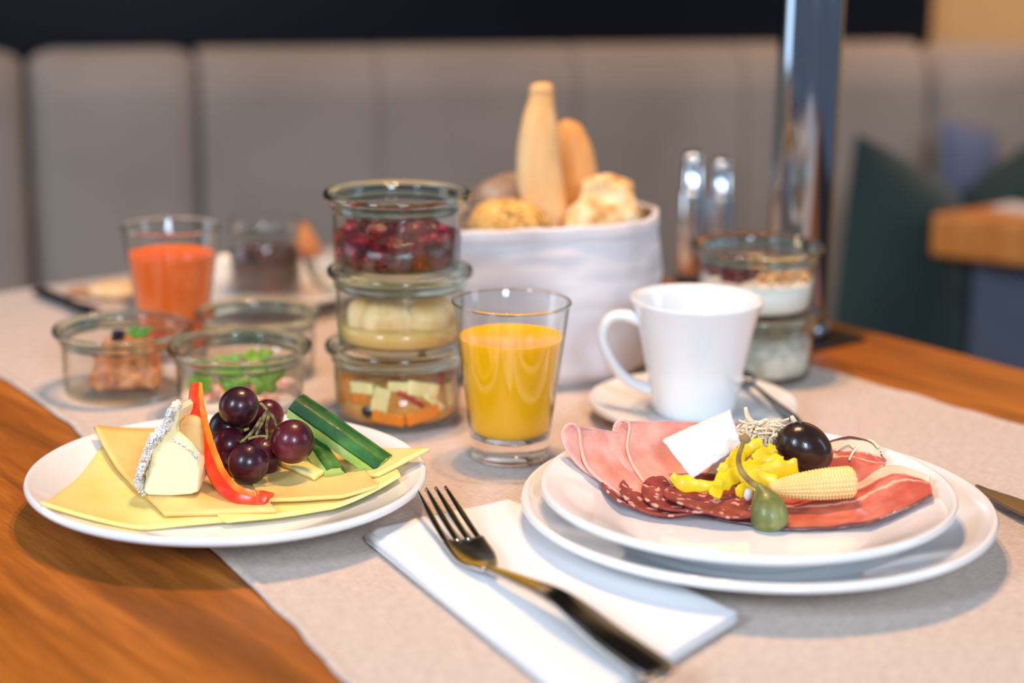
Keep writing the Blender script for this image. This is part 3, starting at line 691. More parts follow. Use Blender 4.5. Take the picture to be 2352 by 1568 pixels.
for i in range(26):
    a = random.uniform(2.6, 4.9); rr = .034*random.uniform(.1, 1)**.5
    mk('berry', ball((YC[0]-.001+rr*math.cos(a), YC[1]+rr*math.sin(a), yz+.0245+random.uniform(0, .0055)), random.uniform(.0028, .0036), nz=.001, nf=400, seg=12, rings=8), db, rt)

# ================================================================== BREAD BASKET
BC = Vector((.0185, 1.2130, CL))
bag_m = mat('white_linen_bag', S(222, 214, 216), .92, sheen=.2, bump=(900, .0003), var=(14, 3, [(.3, S(214, 206, 208)), (.7, S(230, 222, 222))]))
def bag_r(a, t_): 
    bulge = .0745+.0055*math.sin(math.pi*min(1, t_*.95))*1.0-.002*(t_ < .05)
    f = 1+.018*noise.noise(Vector((math.cos(a)*2.2, math.sin(a)*2.2, t_*4)))+.012*noise.noise(Vector((math.cos(a)*5, math.sin(a)*5, t_*9+4)))+.010*noise.noise(Vector((a*1.3, t_*16, 8)))*math.sin(math.pi*t_)
    if t_ < .12: bulge -= .006*(1-t_/.12)**2
    return bulge*f
def bag_fn(u, v):
    a = -2*math.pi*u; t_ = v; top = .0990-.0045*math.sin(a)+.0045*math.cos(a)+.0012*math.sin(3*a)+.0004*math.sin(14*a)
    r = bag_r(a, t_); z = top*t_
    if t_ > .93: r += .0016
    return (BC.x+r*math.cos(a), BC.y+r*math.sin(a), BC.z+.0005+z)
bag = thing('bread_basket', 'white linen fabric basket full of bread rolls', 'basket', (BC.x, BC.y, BC.z))
mk('fabric_side', sheet(bag_fn, 150, 60, .002), bag_m, bag)
mk('fabric_base', lathe([(0, .0), (.069, .0), (.070, .001), (.069, .002), (0, .002)], 64, BC), bag_m, bag)
def hem_path():
    out = []
    for i in range(121):
        a = -2*math.pi*i/120; top = .0990-.0045*math.sin(a)+.0045*math.cos(a)+.0012*math.sin(3*a)+.0004*math.sin(14*a); r = bag_r(a, 1)+.0012
        out.append(Vector((BC.x+r*math.cos(a), BC.y+r*math.sin(a), BC.z+top)))
    return out
mk('hem', sweep(hem_path(), lambda i, t_: circ(.0014, 8)), bag_m, bag)
crust = mat('baguette_crust', S(232, 170, 96), .5, sub=.1, var=(26, 4, [(.3, S(226, 168, 98)), (.5, S(240, 200, 142)), (.7, S(248, 226, 192))]), bump=(130, .0008), stretch=(1, 1, .45))
crust2 = mat('golden_crust', S(216, 134, 52), .45, var=(28, 4, [(.3, S(214, 148, 78)), (.55, S(236, 180, 110)), (.75, S(248, 216, 166))]), bump=(130, .0008), stretch=(1, 1, .5))
seed_m = mat('seeded_crust', S(214, 164, 84), .7, var=(230, 3, [(.34, S(110, 84, 52)), (.46, S(216, 160, 76)), (.7, S(240, 200, 128))]), bump=(260, .0014))
seed2 = mat('pale_seeded_crust', S(228, 190, 130), .7, var=(90, 4, [(.36, S(196, 140, 76)), (.52, S(232, 196, 140)), (.72, S(246, 228, 196))]), bump=(200, .0016))
rye = mat('floury_rye_crust', S(140, 112, 92), .85, var=(50, 4, [(.35, S(104, 76, 60)), (.6, S(160, 134, 112)), (.8, S(214, 200, 184))]), bump=(180, .0012))
def loaf(name, pix, Y, radii, m, label, lean=0, group=None):
    pts = spline([atY(x, y, Y+lean*i) for i, (x, y) in enumerate(pix)], 8)
    n_ = len(radii)-1
    def sec(i, t_):
        k = t_*n_; a = min(int(k), n_-1); r_ = radii[a]+(radii[a+1]-radii[a])*(k-a)
        return [(r_*math.cos(x)*(1+.06*noise.noise(Vector((x, t_*6, 1)))), r_*math.sin(x)*(1+.06*noise.noise(Vector((x, t_*6, 5))))) for x in [2*math.pi*j/20 for j in range(20)]]
    V, F = sweep(pts, sec, up=Vector((0, 1, 0)))
    return mk(name, (V, F), m, label=label, cat='bread', group=group)
loaf('baguette_roll', [(1258, 620), (1248, 500), (1238, 400), (1238, 300), (1242, 240), (1244, 205), (1244, 190)], 1.225, [.0155, .0162, .0161, .0159, .0153, .0143, .0128, .0110, .0090, .0080, .0081, .0072, .003], crust, 'tallest pale baguette roll standing in the bread basket')
loaf('baguette_roll', [(1335, 620), (1332, 500), (1326, 400), (1310, 320), (1300, 290), (1296, 276)], 1.250, [.0140, .0145, .0148, .0145, .0135, .0112, .0088, .0060, .002], crust2, 'shorter golden baguette roll right of the tallest one')
mk('bread_roll', ball(atY(1165, 524, 1.195), .0265, (1.05, .9, .72), nz=.004, nf=60), seed_m, label='yellow seeded roll at the front left of the basket', cat='bread')
mk('bread_roll', ball(atY(1172, 478, 1.235), .0255, (1, .9, .92), nz=.005, nf=50), rye, label='dark floury rye roll behind the yellow seeded roll', cat='bread')
rp = [atY(1268, 560, 1.185), atY(1490, 560, 1.185), atY(1480, 560, 1.235), atY(1275, 560, 1.235), atY(1345, 408, 1.20), atY(1455, 400, 1.20), atY(1448, 410, 1.235), atY(1345, 405, 1.235)]
mk('bread_roll', hexa(rp, n=16, nz=.006, nf=55, rnd=.55), seed2, label='pale crusty roll at the right side of the basket', cat='bread')

# ---- shakers, column
def shaker(px, py, label):
    c = atY(px, py, 1.435); top = c.z; c = Vector((c.x, c.y, .0005)); h = top
    t_ = thing('shaker', label, 'shaker', c, 'slim chrome shakers')
    mk('shaker_body', lathe([(0, 0), (.0104, 0), (.0106, .001), (.0106, h*.72), (.0100, h*.74), (0, h*.74)], 40, c), chrome, t_)
    mk('shaker_foot', lathe([(.0106, 0), (.0116, 0), (.0116, .016), (.0106, .017)], 40, c, closed=True), mat('black_foot', S(30, 22, 20), .4), t_)
    mk('shaker_neck', lathe([(0, h*.741), (.0092, h*.741), (.0086, h*.76), (.0084, h*.92), (.0076, h*.925), (.0080, h*.94), (.0083, h*.965), (.0074, h*.99), (.004, h), (0, h)], 40, c), chrome, t_)
shaker(1595, 350, 'slim chrome shaker beside the bread basket, the taller left one')
shaker(1661, 365, 'slim chrome shaker directly behind the yoghurt jar')
colb = Vector((.2055, 1.2900, 0))
t = thing('column', 'tall shiny metal column standing behind the yoghurt jars', 'column', colb)
mk('base_plate', poly_block([(colb+U*a+N*b_)[:2] for a, b_ in ((-.036, -.036), (.036, -.036), (.036, .036), (-.036, .036))][::-1], .0, .0035), mat('black_base', S(22, 20, 22), .45), t, smooth=False, bev=.001)
colm = mat('column_metal', (.38, .45, .54, 1), .10, metal=1)
mk('tube', lathe([(0, .0036), (.0215, .0036), (.0225, .006), (.0225, .9), (0, .9)], 64, colb), colm, t)
mk('collar', lathe([(.0224, .0036), (.0255, .0036), (.0255, .012), (.0242, .014), (.0224, .014)], 64, colb, closed=True), colm, t)

# ================================================================== CHEESE PLATE
def quad_sheet(pl, pix, offs, th=.0016, nu=26, nv=26, bow=0, warp=.0008, seed=0, rag=.0008):
    P = [on(pl, x, y, o) for (x, y), o in zip(pix, offs)]
    def fn(u, v):
        p = P[0]*(1-u)*(1-v)+P[1]*u*(1-v)+P[2]*u*v+P[3]*(1-u)*v
        c = sum(P, Vector())/4; e = noise.noise(Vector((u*4+seed, v*4, seed)))*rag
        if bow: p = p+(p-c)*(bow*(math.sin(math.pi*u)*(abs(2*v-1))+math.sin(math.pi*v)*abs(2*u-1)))
        p = p+(p-c).normalized()*e if (p-c).length > 1e-6 else p
        o = offs[0]*(1-u)*(1-v)+offs[1]*u*(1-v)+offs[2]*u*v+offs[3]*(1-u)*v
        z = zpl(pl, p.x, p.y)+o+warp*(1+noise.noise(Vector((p.x*30+seed, p.y*30, seed))))
        return Vector((p.x, p.y, z))
    V, F = sheet(fn, nu, nv, th)
    return V, F
def up_n(VF):   # make sure the sheet hangs below its surface
    return VF
mm = .001
def slice_(pl, pix, offs, m, label, th=.0018, name='cheese_slice', cat='cheese', group='sliced cheese on the left plate', **k):
    # order corners counter-clockwise in the table plane so that the sheet's thickness goes downwards
    P = [on(pl, x, y, 0) for x, y in pix]
    ar = sum(P[i].x*P[(i+1) % 4].y-P[(i+1) % 4].x*P[i].y for i in range(4))
    if ar < 0: pix = [pix[0], pix[3], pix[2], pix[1]]; offs = [offs[0], offs[3], offs[2], offs[1]]
    return mk(name, quad_sheet(pl, pix, [o*mm+th for o in offs], th=th, **k), m, label=label, cat=cat, group=group)
slice_(PL, [(95, 1155), (232, 1028), (600, 1040), (545, 1196)], [.2]*4, cheese_m, 'lowest yellow cheese slice, its corner nearest the left rim', seed=1, bow=.03)
slice_(PL, [(520, 1198), (918, 1092), (800, 1030), (480, 1100)], [1.8, 2.6, 2, 1.8], cheese_p, 'pale yellow cheese slice along the front right of the cheese plate', seed=2, bow=.13)
slice_(PL, [(986, 1034), (690, 955), (560, 1040), (868, 1092)], [5, 2, 3, 4.4], cheese_m, 'cheese slice pointing over the right rim behind the cucumber', seed=3)
slice_(PL, [(218, 977), (378, 1180), (636, 1172), (470, 975)], [6.5, 2.6, 4, 3.6], cheese_t, 'yellow cheese slice under the soft cheese wedge, top left corner raised', seed=4, th=.0022, warp=.0005)
slice_(PL, [(540, 1040), (600, 1150), (868, 1116), (820, 1045)], [5.6, 5.6, 4.6, 5.6], cheese_t, 'tan cheese slice beneath the grapes and cucumber', seed=5, th=.0016)
slice_(PL, [(640, 1062), (722, 1098), (752, 1080), (690, 1046)], [7.6, 7.6, 7.6, 7.6], cheese_p, 'small cheese offcut under the largest grape', seed=6, th=.0022, nu=10, nv=10)

# ---- soft cheese wedge
brie_i = mat('soft_cheese_paste', S(252, 238, 186), .45, sub=.5, subr=(1, .85, .5), subs=.005, bump=(200, .0003))
brie_r = mat('bloomy_rind', S(244, 236, 224), .9, var=(260, 4, [(.34, S(222, 190, 150)), (.44, S(244, 234, 220)), (.7, S(250, 246, 242))]), bump=(380, .0005))
brie_b = mat('tan_rind', S(222, 172, 100), .6, var=(60, 3, [(.3, S(214, 156, 84)), (.7, S(232, 190, 124))]))
zb = zpl(PL, -.178, .885)+.0075
def wedge():
    fr_ = [(330, 1128), (341, 1136), (390, 1138), (440, 1134), (455, 1128), (458, 1080), (452, 1042), (438, 1020), (420, 1004), (406, 994), (404, 975), (411, 957), (413, 942), (405, 931), (396, 942), (391, 962), (378, 984), (360, 1004), (350, 1040), (338, 1085)]
    Y0 = at(390, 1134, zb).y
    F0 = [atY(x, y, Y0+(.004 if y < 1060 else 0)+.004*(1137-y)/140) for x, y in fr_]
    c = sum(F0, Vector())/len(F0); back = [c+(p-c)*.86+Vector((.004, .020, .001)) for p in F0]
    n_ = len(F0); V = []; F = []
    # several rings between front outline and back, front face inset a little for a soft edge
    rings = [[c+(p-c)*.97+Vector((0, -.0006, 0)) for p in F0], F0]+[[a.lerp(b, k) for a, b in zip(F0, back)] for k in (.3, .6, 1)]
    for r_ in rings: V += r_
    for i in range(len(rings)-1):
        for k in range(n_): l = (k+1) % n_; F.append((i*n_+k, i*n_+l, (i+1)*n_+l, (i+1)*n_+k))
    F.append(tuple(range(n_))[::-1]); F.append(tuple((len(rings)-1)*n_+k for k in range(n_)))
    b = thing('soft_cheese_wedge', 'upright wedge of white-rinded soft cheese at the left', 'cheese', (c.x, c.y+.008, zb))
    mk('paste', (V, F), brie_i, b, smooth='auto', sub=0)
    def rope(pix, rx, ry, m, nz, dy=.006):
        q = spline([atY(x, y, Y0+.004*(1137-y)/140+dy) for x, y in pix], 14)
        def sec(i, t_):
            o = []
            for a, bb in circ(1, 26):
                k = 1+nz*noise.noise(Vector((a*1.3, bb*1.3, i*.9+rx*5000)))+nz*.8*noise.noise(Vector((a*6, bb*6, i*2.3)))
                o.append((a*rx*k*(.6+.4*math.sin(math.pi*t_)), bb*ry*k))
            return o
        return mk('rind', sweep(q, sec, up=Vector((0, 1, 0))), m, b)
    rope([(340, 1130), (322, 1102), (326, 1080), (338, 1050), (348, 1022), (362, 1000), (378, 984), (390, 966), (396, 944), (404, 931), (409, 940)], .0026, .0085, brie_r, .5)
    rope([(402, 1000), (420, 1008), (440, 1024), (455, 1040), (459, 1070), (458, 1122)], .0011, .0080, brie_r, .4, .009)
    bq = [atY(404, 1110, Y0+.010), atY(474, 1110, Y0+.010), atY(474, 1110, Y0+.026), atY(404, 1110, Y0+.026), atY(408, 958, Y0+.012), atY(464, 946, Y0+.012), atY(464, 948, Y0+.024), atY(408, 960, Y0+.024)]
    mk('rind', hexa(bq, n=8, nz=.0012, rnd=.4), brie_b, b)['label'] = 'smooth tan rind side'
wedge()

# ---- red pepper strip
skin_r = mat('red_pepper_skin', S(226, 38, 14), .3, coat=.15, sub=.2, subr=(1, .2, .05), subs=.003, var=(40, 2, [(.3, S(220, 34, 10)), (.7, S(242, 84, 18))]))
flesh_o = mat('orange_pepper_flesh', S(250, 130, 26), .3, sub=.5, subr=(1, .4, .1), subs=.004, var=(70, 3, [(.35, S(244, 100, 16)), (.65, S(252, 156, 50))]))
pp = [(452, 878, 0.93), (450, 915, 0.925), (456, 965, 0.919), (468, 1010, 0.912), (484, 1055, 0.904), (506, 1100, 0.894), (538, 1134, 0.884), (575, 1148, 0.88), (600, 1146, 0.88), (607, 1128, 0.882)]
pts = spline([atY(x, y, Y) for x, y, Y in pp], 6)
cp_ = atY(560, 1000, .885)
def pep(sec_shift, a0, a1, b0, b1):
    V = []; F = []; L_ = len(pts)
    for i, p in enumerate(pts):
        t_ = i/(L_-1); tan = (pts[min(i+1, L_-1)]-pts[max(i-1, 0)]).normalized()
        view = Vector((0, 1, -.28)).normalized(); out = tan.cross(view).normalized()   # left / below on the page
        if out.dot(p-cp_) < 0: out = -out
        w_ = 1.0*(.55+.45*min(1, t_*5))*(.62+.38*min(1, (1-t_)*6))
        dep = (view+out*.25).normalized()
        for a, b in ((a0, b0), (a0, b1), (a1, b1), (a1, b0)):
            j = .0004*noise.noise(Vector((t_*30, a*900, b*900)))
            V.append(p+out*(a*w_+j)+dep*b)
    for i in range(L_-1):
        for k in range(4): l = (k+1) % 4; F.append((i*4+k, i*4+l, (i+1)*4+l, (i+1)*4+k))
    F.append((3, 2, 1, 0)); F.append(tuple((L_-1)*4+k for k in range(4))); return V, F
pepper = thing('pepper_strip', 'curved red bell pepper strip leaning against the grapes', 'pepper', (pts[40].x, pts[40].y, pts[40].z-.004))
mk('skin', pep(0, -.0010, .0046, -.0050, .0050), skin_r, pepper, bev=.0012)
mk('flesh', pep(0, -.0046, -.0010, -.0042, .0050), flesh_o, pepper, bev=.0008)

# ---- grapes
grape_m = mat('dark_grape', S(44, 18, 30), .3, coat=.2, sub=.1, var=(70, 4, [(.3, S(30, 14, 28)), (.55, S(58, 16, 30)), (.75, S(84, 44, 60))]), bump=(600, .00008))
rough_n = bs(grape_m)
grape_r = mat('reddish_grape', S(84, 18, 32), .3, coat=.2, sub=.15, var=(60, 4, [(.3, S(56, 12, 26)), (.6, S(96, 24, 38)), (.78, S(130, 70, 80))]), bump=(600, .00008))
gc = atY(590, 1000, .885)
gb = thing('grape_cluster', 'small cluster of dark purple grapes on the cheese', 'grapes', (gc.x, gc.y, zpl(PL, gc.x, gc.y)+.008))
GR = [(549, 934, 0.935, 46, 0), (521, 983, 0.944, 42, 0), (614, 955, 0.952, 38, 1), (672, 1014, 0.918, 50, 1), (570, 1064, 0.908, 47, 0), (604, 1050, 0.928, 45, 1), (524, 1022, 0.93, 40, 1), (522, 1062, 0.926, 38, 1), (590, 990, 0.955, 40, 0)]
for x, y, Y, r_, m_ in GR:
    p = atY(x, y, Y); rr = r_/FPX*(Y*math.cos(PITCH)+(H-p.z)*math.sin(PITCH))
    mk('grape', ball(p, rr, (1, 1, 1.03), rot=Matrix.Rotation(random.uniform(0, 1), 3, 'Y'), seg=40, rings=24), grape_r if m_ else grape_m, gb)
stem_m = mat('grape_stem', S(110, 92, 58), .7, var=(300, 3, [(.35, S(60, 44, 30)), (.65, S(150, 136, 84))]))
def twig(px_, Y, r0, r1, par, m=stem_m, nm='stem'):
    q = spline([atY(x, y, Y+.0008*i) for i, (x, y) in enumerate(px_)], 6)
    return mk(nm, sweep(q, lambda i, t_: circ((r0+(r1-r0)*t_)*(1+.25*noise.noise(Vector((i*.9, 0, r0*1000)))), 8)), m, par)
for q in [[(598, 925), (608, 935), (612, 945), (592, 972), (570, 1008)], [(612, 945), (626, 955), (634, 975)], [(612, 945), (600, 975), (588, 998)], [(634, 975), (640, 985)], [(600, 960), (585, 985), (560, 1010), (552, 1015)], [(618, 948), (612, 980), (614, 1002), (600, 1018)], [(570, 1008), (590, 1002), (614, 1002)], [(560, 988), (572, 984)]]:
    twig(q, .908, .0009, .0007, gb)

# ---- cucumber sticks
cskin = mat('cucumber_skin', S(30, 92, 26), .48, coat=.04, spec=.35, var=(34, 4, [(.32, S(14, 58, 18)), (.55, S(36, 98, 32)), (.78, S(90, 144, 62))]), bump=(180, .0006), stretch=(1, 1, 1))
cflesh = mat('cucumber_flesh', S(196, 226, 120), .25, sub=.5, subr=(.7, 1, .3), subs=.004, var=(80, 3, [(.3, S(170, 212, 92)), (.7, S(220, 238, 160))]))
def stick(p0, p1, side, w_, h_, label, bend=0):
    """skin arch on top facing 'side'; flesh wedge under it"""
    p0 = Vector(p0); p1 = Vector(p1); ax = (p1-p0).normalized(); side = (Vector(side)-ax*Vector(side).dot(ax)).normalized(); up = side.cross(ax).normalized()
    if up.z < 0: up = -up
    L_ = 20; k = 9
    t_ = thing('cucumber_stick', label, 'cucumber', (p0+p1)/2+Vector((0, 0, -h_)), 'cucumber sticks')
    arc = [(-w_+2*w_*j/(k-1), h_*.55*(1-((2*j/(k-1))-1)**2)) for j in range(k)]
    def build(outline):
        V = []; F = []; n_ = len(outline)
        for i in range(L_+1):
            f = i/L_; c = p0.lerp(p1, f)+up*(bend*math.sin(math.pi*f)); e = 1
            for a, b in outline:
                g = .0003*noise.noise(Vector((f*25, a*700, b*700+5)))+.0005*math.cos(a*1400)*(b > 0)
                V.append(c+side*a*e+up*(b+g))
        for i in range(L_):
            for q in range(n_): l = (q+1) % n_; F.append((i*n_+q, i*n_+l, (i+1)*n_+l, (i+1)*n_+q))
        F.append(tuple(range(n_))[::-1]); F.append(tuple(L_*n_+q for q in range(n_))); return V, F
    sk = arc+[(a, b-.0012) for a, b in arc[::-1]]
    mk('skin', build(sk), cskin, t_, smooth='auto')
    fl = [(a*.985, b-.0010) for a, b in arc]+[(w_*.70, -h_), (-w_*.95, -h_)]
    mk('flesh', build(fl), cflesh, t_, smooth='auto')
s0, s1 = atY(684, 922, .950), atY(884, 1062, .925)
stick(s0, s1, Vector((.65, .8, .16)), .0078, .0075, 'upper cucumber stick lying across the other one')
s0, s1 = atY(706, 985, .952), atY(774, 1084, .920)
stick(s0, s1, Vector((-.6, -.35, .4)), .0066, .0070, 'lower cucumber stick with its end on the cheese')

# ================================================================== COLD CUTS PLATE
def mottle(name, cols, scale, rough=.35, coat=.2, vor=None, sub=.25, stretch=None):
    m = mat(name, cols[0][1], rough, coat=coat, sub=sub, subr=(1, .35, .25), subs=.003, var=(scale, 4, cols), bump=(300, .0002), stretch=stretch)
    if vor:
        nt = m.node_tree; b = bs(m); v = nt.nodes.new('ShaderNodeTexVoronoi'); v.inputs['Scale'].default_value = vor[0]; v.inputs['Randomness'].default_value = 1
        mp = [n for n in nt.nodes if n.type == 'MAPPING'][0]
        nz_ = nt.nodes.new('ShaderNodeTexNoise'); nz_.inputs['Scale'].default_value = 140; nt.links.new(mp.outputs[0], nz_.inputs['Vector'])
        ad = nt.nodes.new('ShaderNodeMix'); ad.data_type = 'VECTOR'; ad.inputs[0].default_value = .012
        nt.links.new(mp.outputs[0], ad.inputs[4]); nt.links.new(nz_.outputs['Color'], ad.inputs[5])
        nt.links.new(ad.outputs[1], v.inputs['Vector'])
        r = ramp(nt, [(vor[1], (1, 1, 1, 1)), (vor[1]+.06, (0, 0, 0, 1))]); nt.links.new(v.outputs['Distance'], r.inputs[0])
        mx = nt.nodes.new('ShaderNodeMix'); mx.data_type = 'RGBA'; old = b.inputs['Base Color'].links[0].from_socket
        nt.links.new(r.outputs[0], mx.inputs[0]); nt.links.new(old, mx.inputs[6]); mx.inputs[7].default_value = vor[2]; nt.links.new(mx.outputs[2], b.inputs['Base Color'])
    return m
ham_m = mottle('cooked_ham', [(.3, S(222, 140, 124)), (.5, S(232, 162, 146)), (.74, S(242, 196, 182))], 70)
hamedge = mat('ham_fat_edge', S(238, 180, 162), .4, sub=.3, subs=.003)
salami_m = mottle('salami', [(.3, S(112, 40, 40)), (.55, S(146, 58, 54)), (.75, S(166, 80, 70))], 120, rough=.5, coat=.05, vor=(150, .30, S(222, 164, 146)), sub=.1)
def border_sheet(lo, hi, nu=70, nv=24, th=.0012, seed=0, wob=.0006):
    A_ = spline([on(PU, x, y, z_*mm) for x, y, z_ in lo], 8); B_ = spline([on(PU, x, y, z_*mm) for x, y, z_ in hi], 8)
    def g(L_, v): k = v*(len(L_)-1); i = min(int(k), len(L_)-2); return L_[i].lerp(L_[i+1], k-i)
    def fn(u, v):
        p = g(A_, u).lerp(g(B_, u), v); q = p*90+Vector((seed, 0, 0)); p = p+Vector((0, 0, wob*noise.noise(q)))
        p.z = max(p.z, zpl(PU, p.x, p.y)+.0018+(.0022 if u > .5 else 0)+(.002 if seed > 2 else 0)*(v > .0)); return p
    return sheet(fn, nu, nv, th), A_
def folded_ham(lo, hi, label, seed):
    VF, A_ = border_sheet(lo, hi, seed=seed, nu=90)
    t_ = thing('ham_slice', label, 'ham', A_[len(A_)//3], 'folded cooked ham slices')
    mk('meat', VF, ham_m, t_)
    mk('fat_rim', sweep(A_, lambda i, t: circ(.0010*(1+.25*noise.noise(Vector((i*.5, seed, 0)))), 8), up=Vector((.3, .5, .8)).normalized()), hamedge, t_)
folded_ham([(1402, 1112, 1.5), (1342, 1078, 3), (1304, 1034, 7), (1292, 1002, 11), (1300, 979, 15), (1318, 975, 17), (1330, 990, 15), (1335, 1030, 10), (1352, 1075, 6.5), (1410, 1125, 4), (1460, 1155, 3)],
           [(1500, 1140, 1), (1490, 1110, 2), (1480, 1070, 3), (1470, 1030, 6), (1450, 1000, 12), (1450, 998, 14), (1460, 1005, 13), (1500, 1040, 8), (1520, 1090, 6), (1545, 1140, 5), (1565, 1165, 4)], 'folded cooked ham slice at the far left of the cold cuts', 1)
folded_ham([(1486, 1108, 5), (1440, 1080, 7), (1416, 1030, 10), (1410, 990, 14), (1418, 970, 18), (1436, 966, 20), (1446, 980, 18), (1441, 1030, 13), (1458, 1075, 9.5), (1484, 1112, 7)],
           [(1580, 1120, 4), (1600, 1090, 5), (1620, 1040, 7), (1650, 1000, 9), (1692, 972, 14), (1696, 970, 16), (1692, 978, 15), (1660, 1010, 11), (1640, 1060, 9), (1600, 1115, 8)], 'folded cooked ham slice tucked behind the white cheese block', 5)

rag_d = mat('salami_casing', S(70, 24, 34), .4)
def salami(cx_, cy_, rad, off, tilt, label, wave, seed):
    c = on(PU, cx_, cy_, 0)
    def fn(u, v):
        a = -2*math.pi*u; r_ = rad*v*(1+.02*math.sin(3*a+seed)); x = c.x+r_*math.cos(a); y = c.y+r_*math.sin(a)
        z = zpl(PU, x, y)+.0014+off*mm+tilt[0]*(r_*math.cos(a)+rad*.3)*v+tilt[1]*r_*math.sin(a)+wave*mm*v*v*(1+math.sin(3*a+seed*2))
        return Vector((x, y, z))
    V, F = sheet(fn, 56, 12, -.0011)
    t_ = mk('salami_slice', (V, F), salami_m, label=label, cat='salami', group='salami slices')
salami(1500, 1150, .0275, .0, (-.10, .0), 'leftmost salami slice, mostly under the others', 1.6, 1)
salami(1545, 1160, .0280, 1.6, (-.09, .0), 'salami slice second from the left in the fan', 1.8, 2.3)
salami(1600, 1165, .0285, 3.4, (-.10, .02), 'salami slice with raised left edge under the yellow peppers', 1.6, 3.1)
salami(1655, 1172, .0285, 5.0, (-.03, .02), 'topmost broad salami slice beside the caperberry', 1.2, 4.4)

# ---- prosciutto: meat, fat and dark rind laid out along the slice by a stored coordinate
def prosciutto_material():
    m = bpy.data.materials.new('cured_ham'); m.use_nodes = True; nt = m.node_tree; b = bs(m); N_ = nt.nodes.new; L = nt.links.new
    at_ = N_('ShaderNodeAttribute'); at_.attribute_name = 'slice_uv'
    sp = N_('ShaderNodeSeparateXYZ'); L(at_.outputs['Vector'], sp.inputs[0])
    tc = N_('ShaderNodeTexCoord'); n = N_('ShaderNodeTexNoise'); n.inputs['Scale'].default_value = 55; n.inputs['Detail'].default_value = 4; L(tc.outputs['Object'], n.inputs['Vector'])
    n2 = N_('ShaderNodeTexNoise'); n2.inputs['Scale'].default_value = 9; n2.inputs['Detail'].default_value = 3; L(at_.outputs['Vector'], n2.inputs['Vector'])
    meat_ = ramp(nt, [(.3, S(186, 82, 64)), (.55, S(206, 102, 82)), (.75, S(224, 138, 118))]); L(n.outputs[0], meat_.inputs[0])
    ma = N_('ShaderNodeMath'); ma.operation = 'MULTIPLY_ADD'; ma.inputs[1].default_value = .08; L(n2.outputs[0], ma.inputs[0]); L(sp.outputs['Y'], ma.inputs[2])
    fat = ramp(nt, [(0, (0, 0, 0, 1)), (.56, (0, 0, 0, 1)), (.60, (.75, .75, .75, 1)), (.625, (0, 0, 0, 1)), (.75, (0, 0, 0, 1)), (.81, (1, 1, 1, 1)), (1, (1, 1, 1, 1))]); L(ma.outputs[0], fat.inputs[0])
    mx = N_('ShaderNodeMix'); mx.data_type = 'RGBA'; L(fat.outputs[0], mx.inputs[0]); L(meat_.outputs[0], mx.inputs[6]); mx.inputs[7].default_value = S(244, 216, 190)
    rd = ramp(nt, [(0, (1, 1, 1, 1)), (.035, (1, 1, 1, 1)), (.06, (0, 0, 0, 1)), (1, (0, 0, 0, 1))]); L(sp.outputs['Z'], rd.inputs[0])
    mx2 = N_('ShaderNodeMix'); mx2.data_type = 'RGBA'; L(rd.outputs[0], mx2.inputs[0]); L(mx.outputs[2], mx2.inputs[6]); mx2.inputs[7].default_value = S(104, 66, 64)
    L(mx2.outputs[2], b.inputs['Base Color']); b.inputs['Roughness'].default_value = .28; b.inputs['Coat Weight'].default_value = .3
    b.inputs['Subsurface Weight'].default_value = .25; b.inputs['Subsurface Radius'].default_value = (1, .4, .3); b.inputs['Subsurface Scale'].default_value = .003
    return m
pros = prosciutto_material()
def prosciutto(lo, hi, seed, label, rindside):
    """between two borders: lo (lean side) and hi (fat side), both lists of (px, py, lift mm)"""
    A_ = spline([on(PU, x, y, z_*mm) for x, y, z_ in lo], 8); B_ = spline([on(PU, x, y, z_*mm) for x, y, z_ in hi], 8)
    def g(L_, v): k = v*(len(L_)-1); i = min(int(k), len(L_)-2); return L_[i].lerp(L_[i+1], k-i)
    nu, nv = 60, 34
    def fn(u, v):
        p = g(A_, u).lerp(g(B_, u), v); p = p+Vector((0, 0, .0018+.0009*noise.noise(p*110+Vector((seed, 0, 0)))+.0009*math.sin(v*9+u*5+seed)*(.3+v)))
        e = .0011*noise.noise(Vector((u*22, v*22, seed)))*max(0, abs(2*v-1)-.7)*3; p.y += e; p.z = max(p.z, zpl(PU, p.x, p.y)+.0020); return p
    a0, a1, b1 = A_[0], A_[-1], B_[-1]
    flip = (a1-a0).cross(b1-a0).z < 0
    V, F = sheet(fn, nu, nv, .0010 if not flip else -.0010)
    o = mk('cured_ham_slice', (V, F), pros, label=label, cat='ham', group='cured ham slices')
    at_ = o.data.attributes.new('slice_uv', 'FLOAT_VECTOR', 'POINT'); K = (nu+1)*(nv+1); buf = []
    for l in (0, 1):
        for i in range(nu+1):
            for j in range(nv+1):
                u, v = i/nu, j/nv; rz = {'lo': v, 'hi': 1-v, 'end': 1-u}[rindside]
                buf += [u*2.2, v, rz+.02*noise.noise(Vector((u*9, v*9, 0)))]
    at_.data.foreach_set('vector', buf)
prosciutto([(1900, 1100, 1), (1960, 1115, 1), (2000, 1112, 2), (2030, 1080, 3)], [(1860, 1030, 5), (1930, 1012, 7), (1990, 1022, 8), (2034, 1058, 7)], 2.0, 'cured ham slice curling up behind the baby corn', 'hi')
prosciutto([(1640, 1196, .5), (1800, 1219, 1), (1960, 1216, 1), (2080, 1176, 2), (2140, 1140, 4)], [(1700, 1120, 3), (1850, 1130, 3), (1965, 1110, 4), (2040, 1070, 6), (2132, 1100, 6)], 5.0, 'long cured ham slice along the front right of the plate', 'lo')

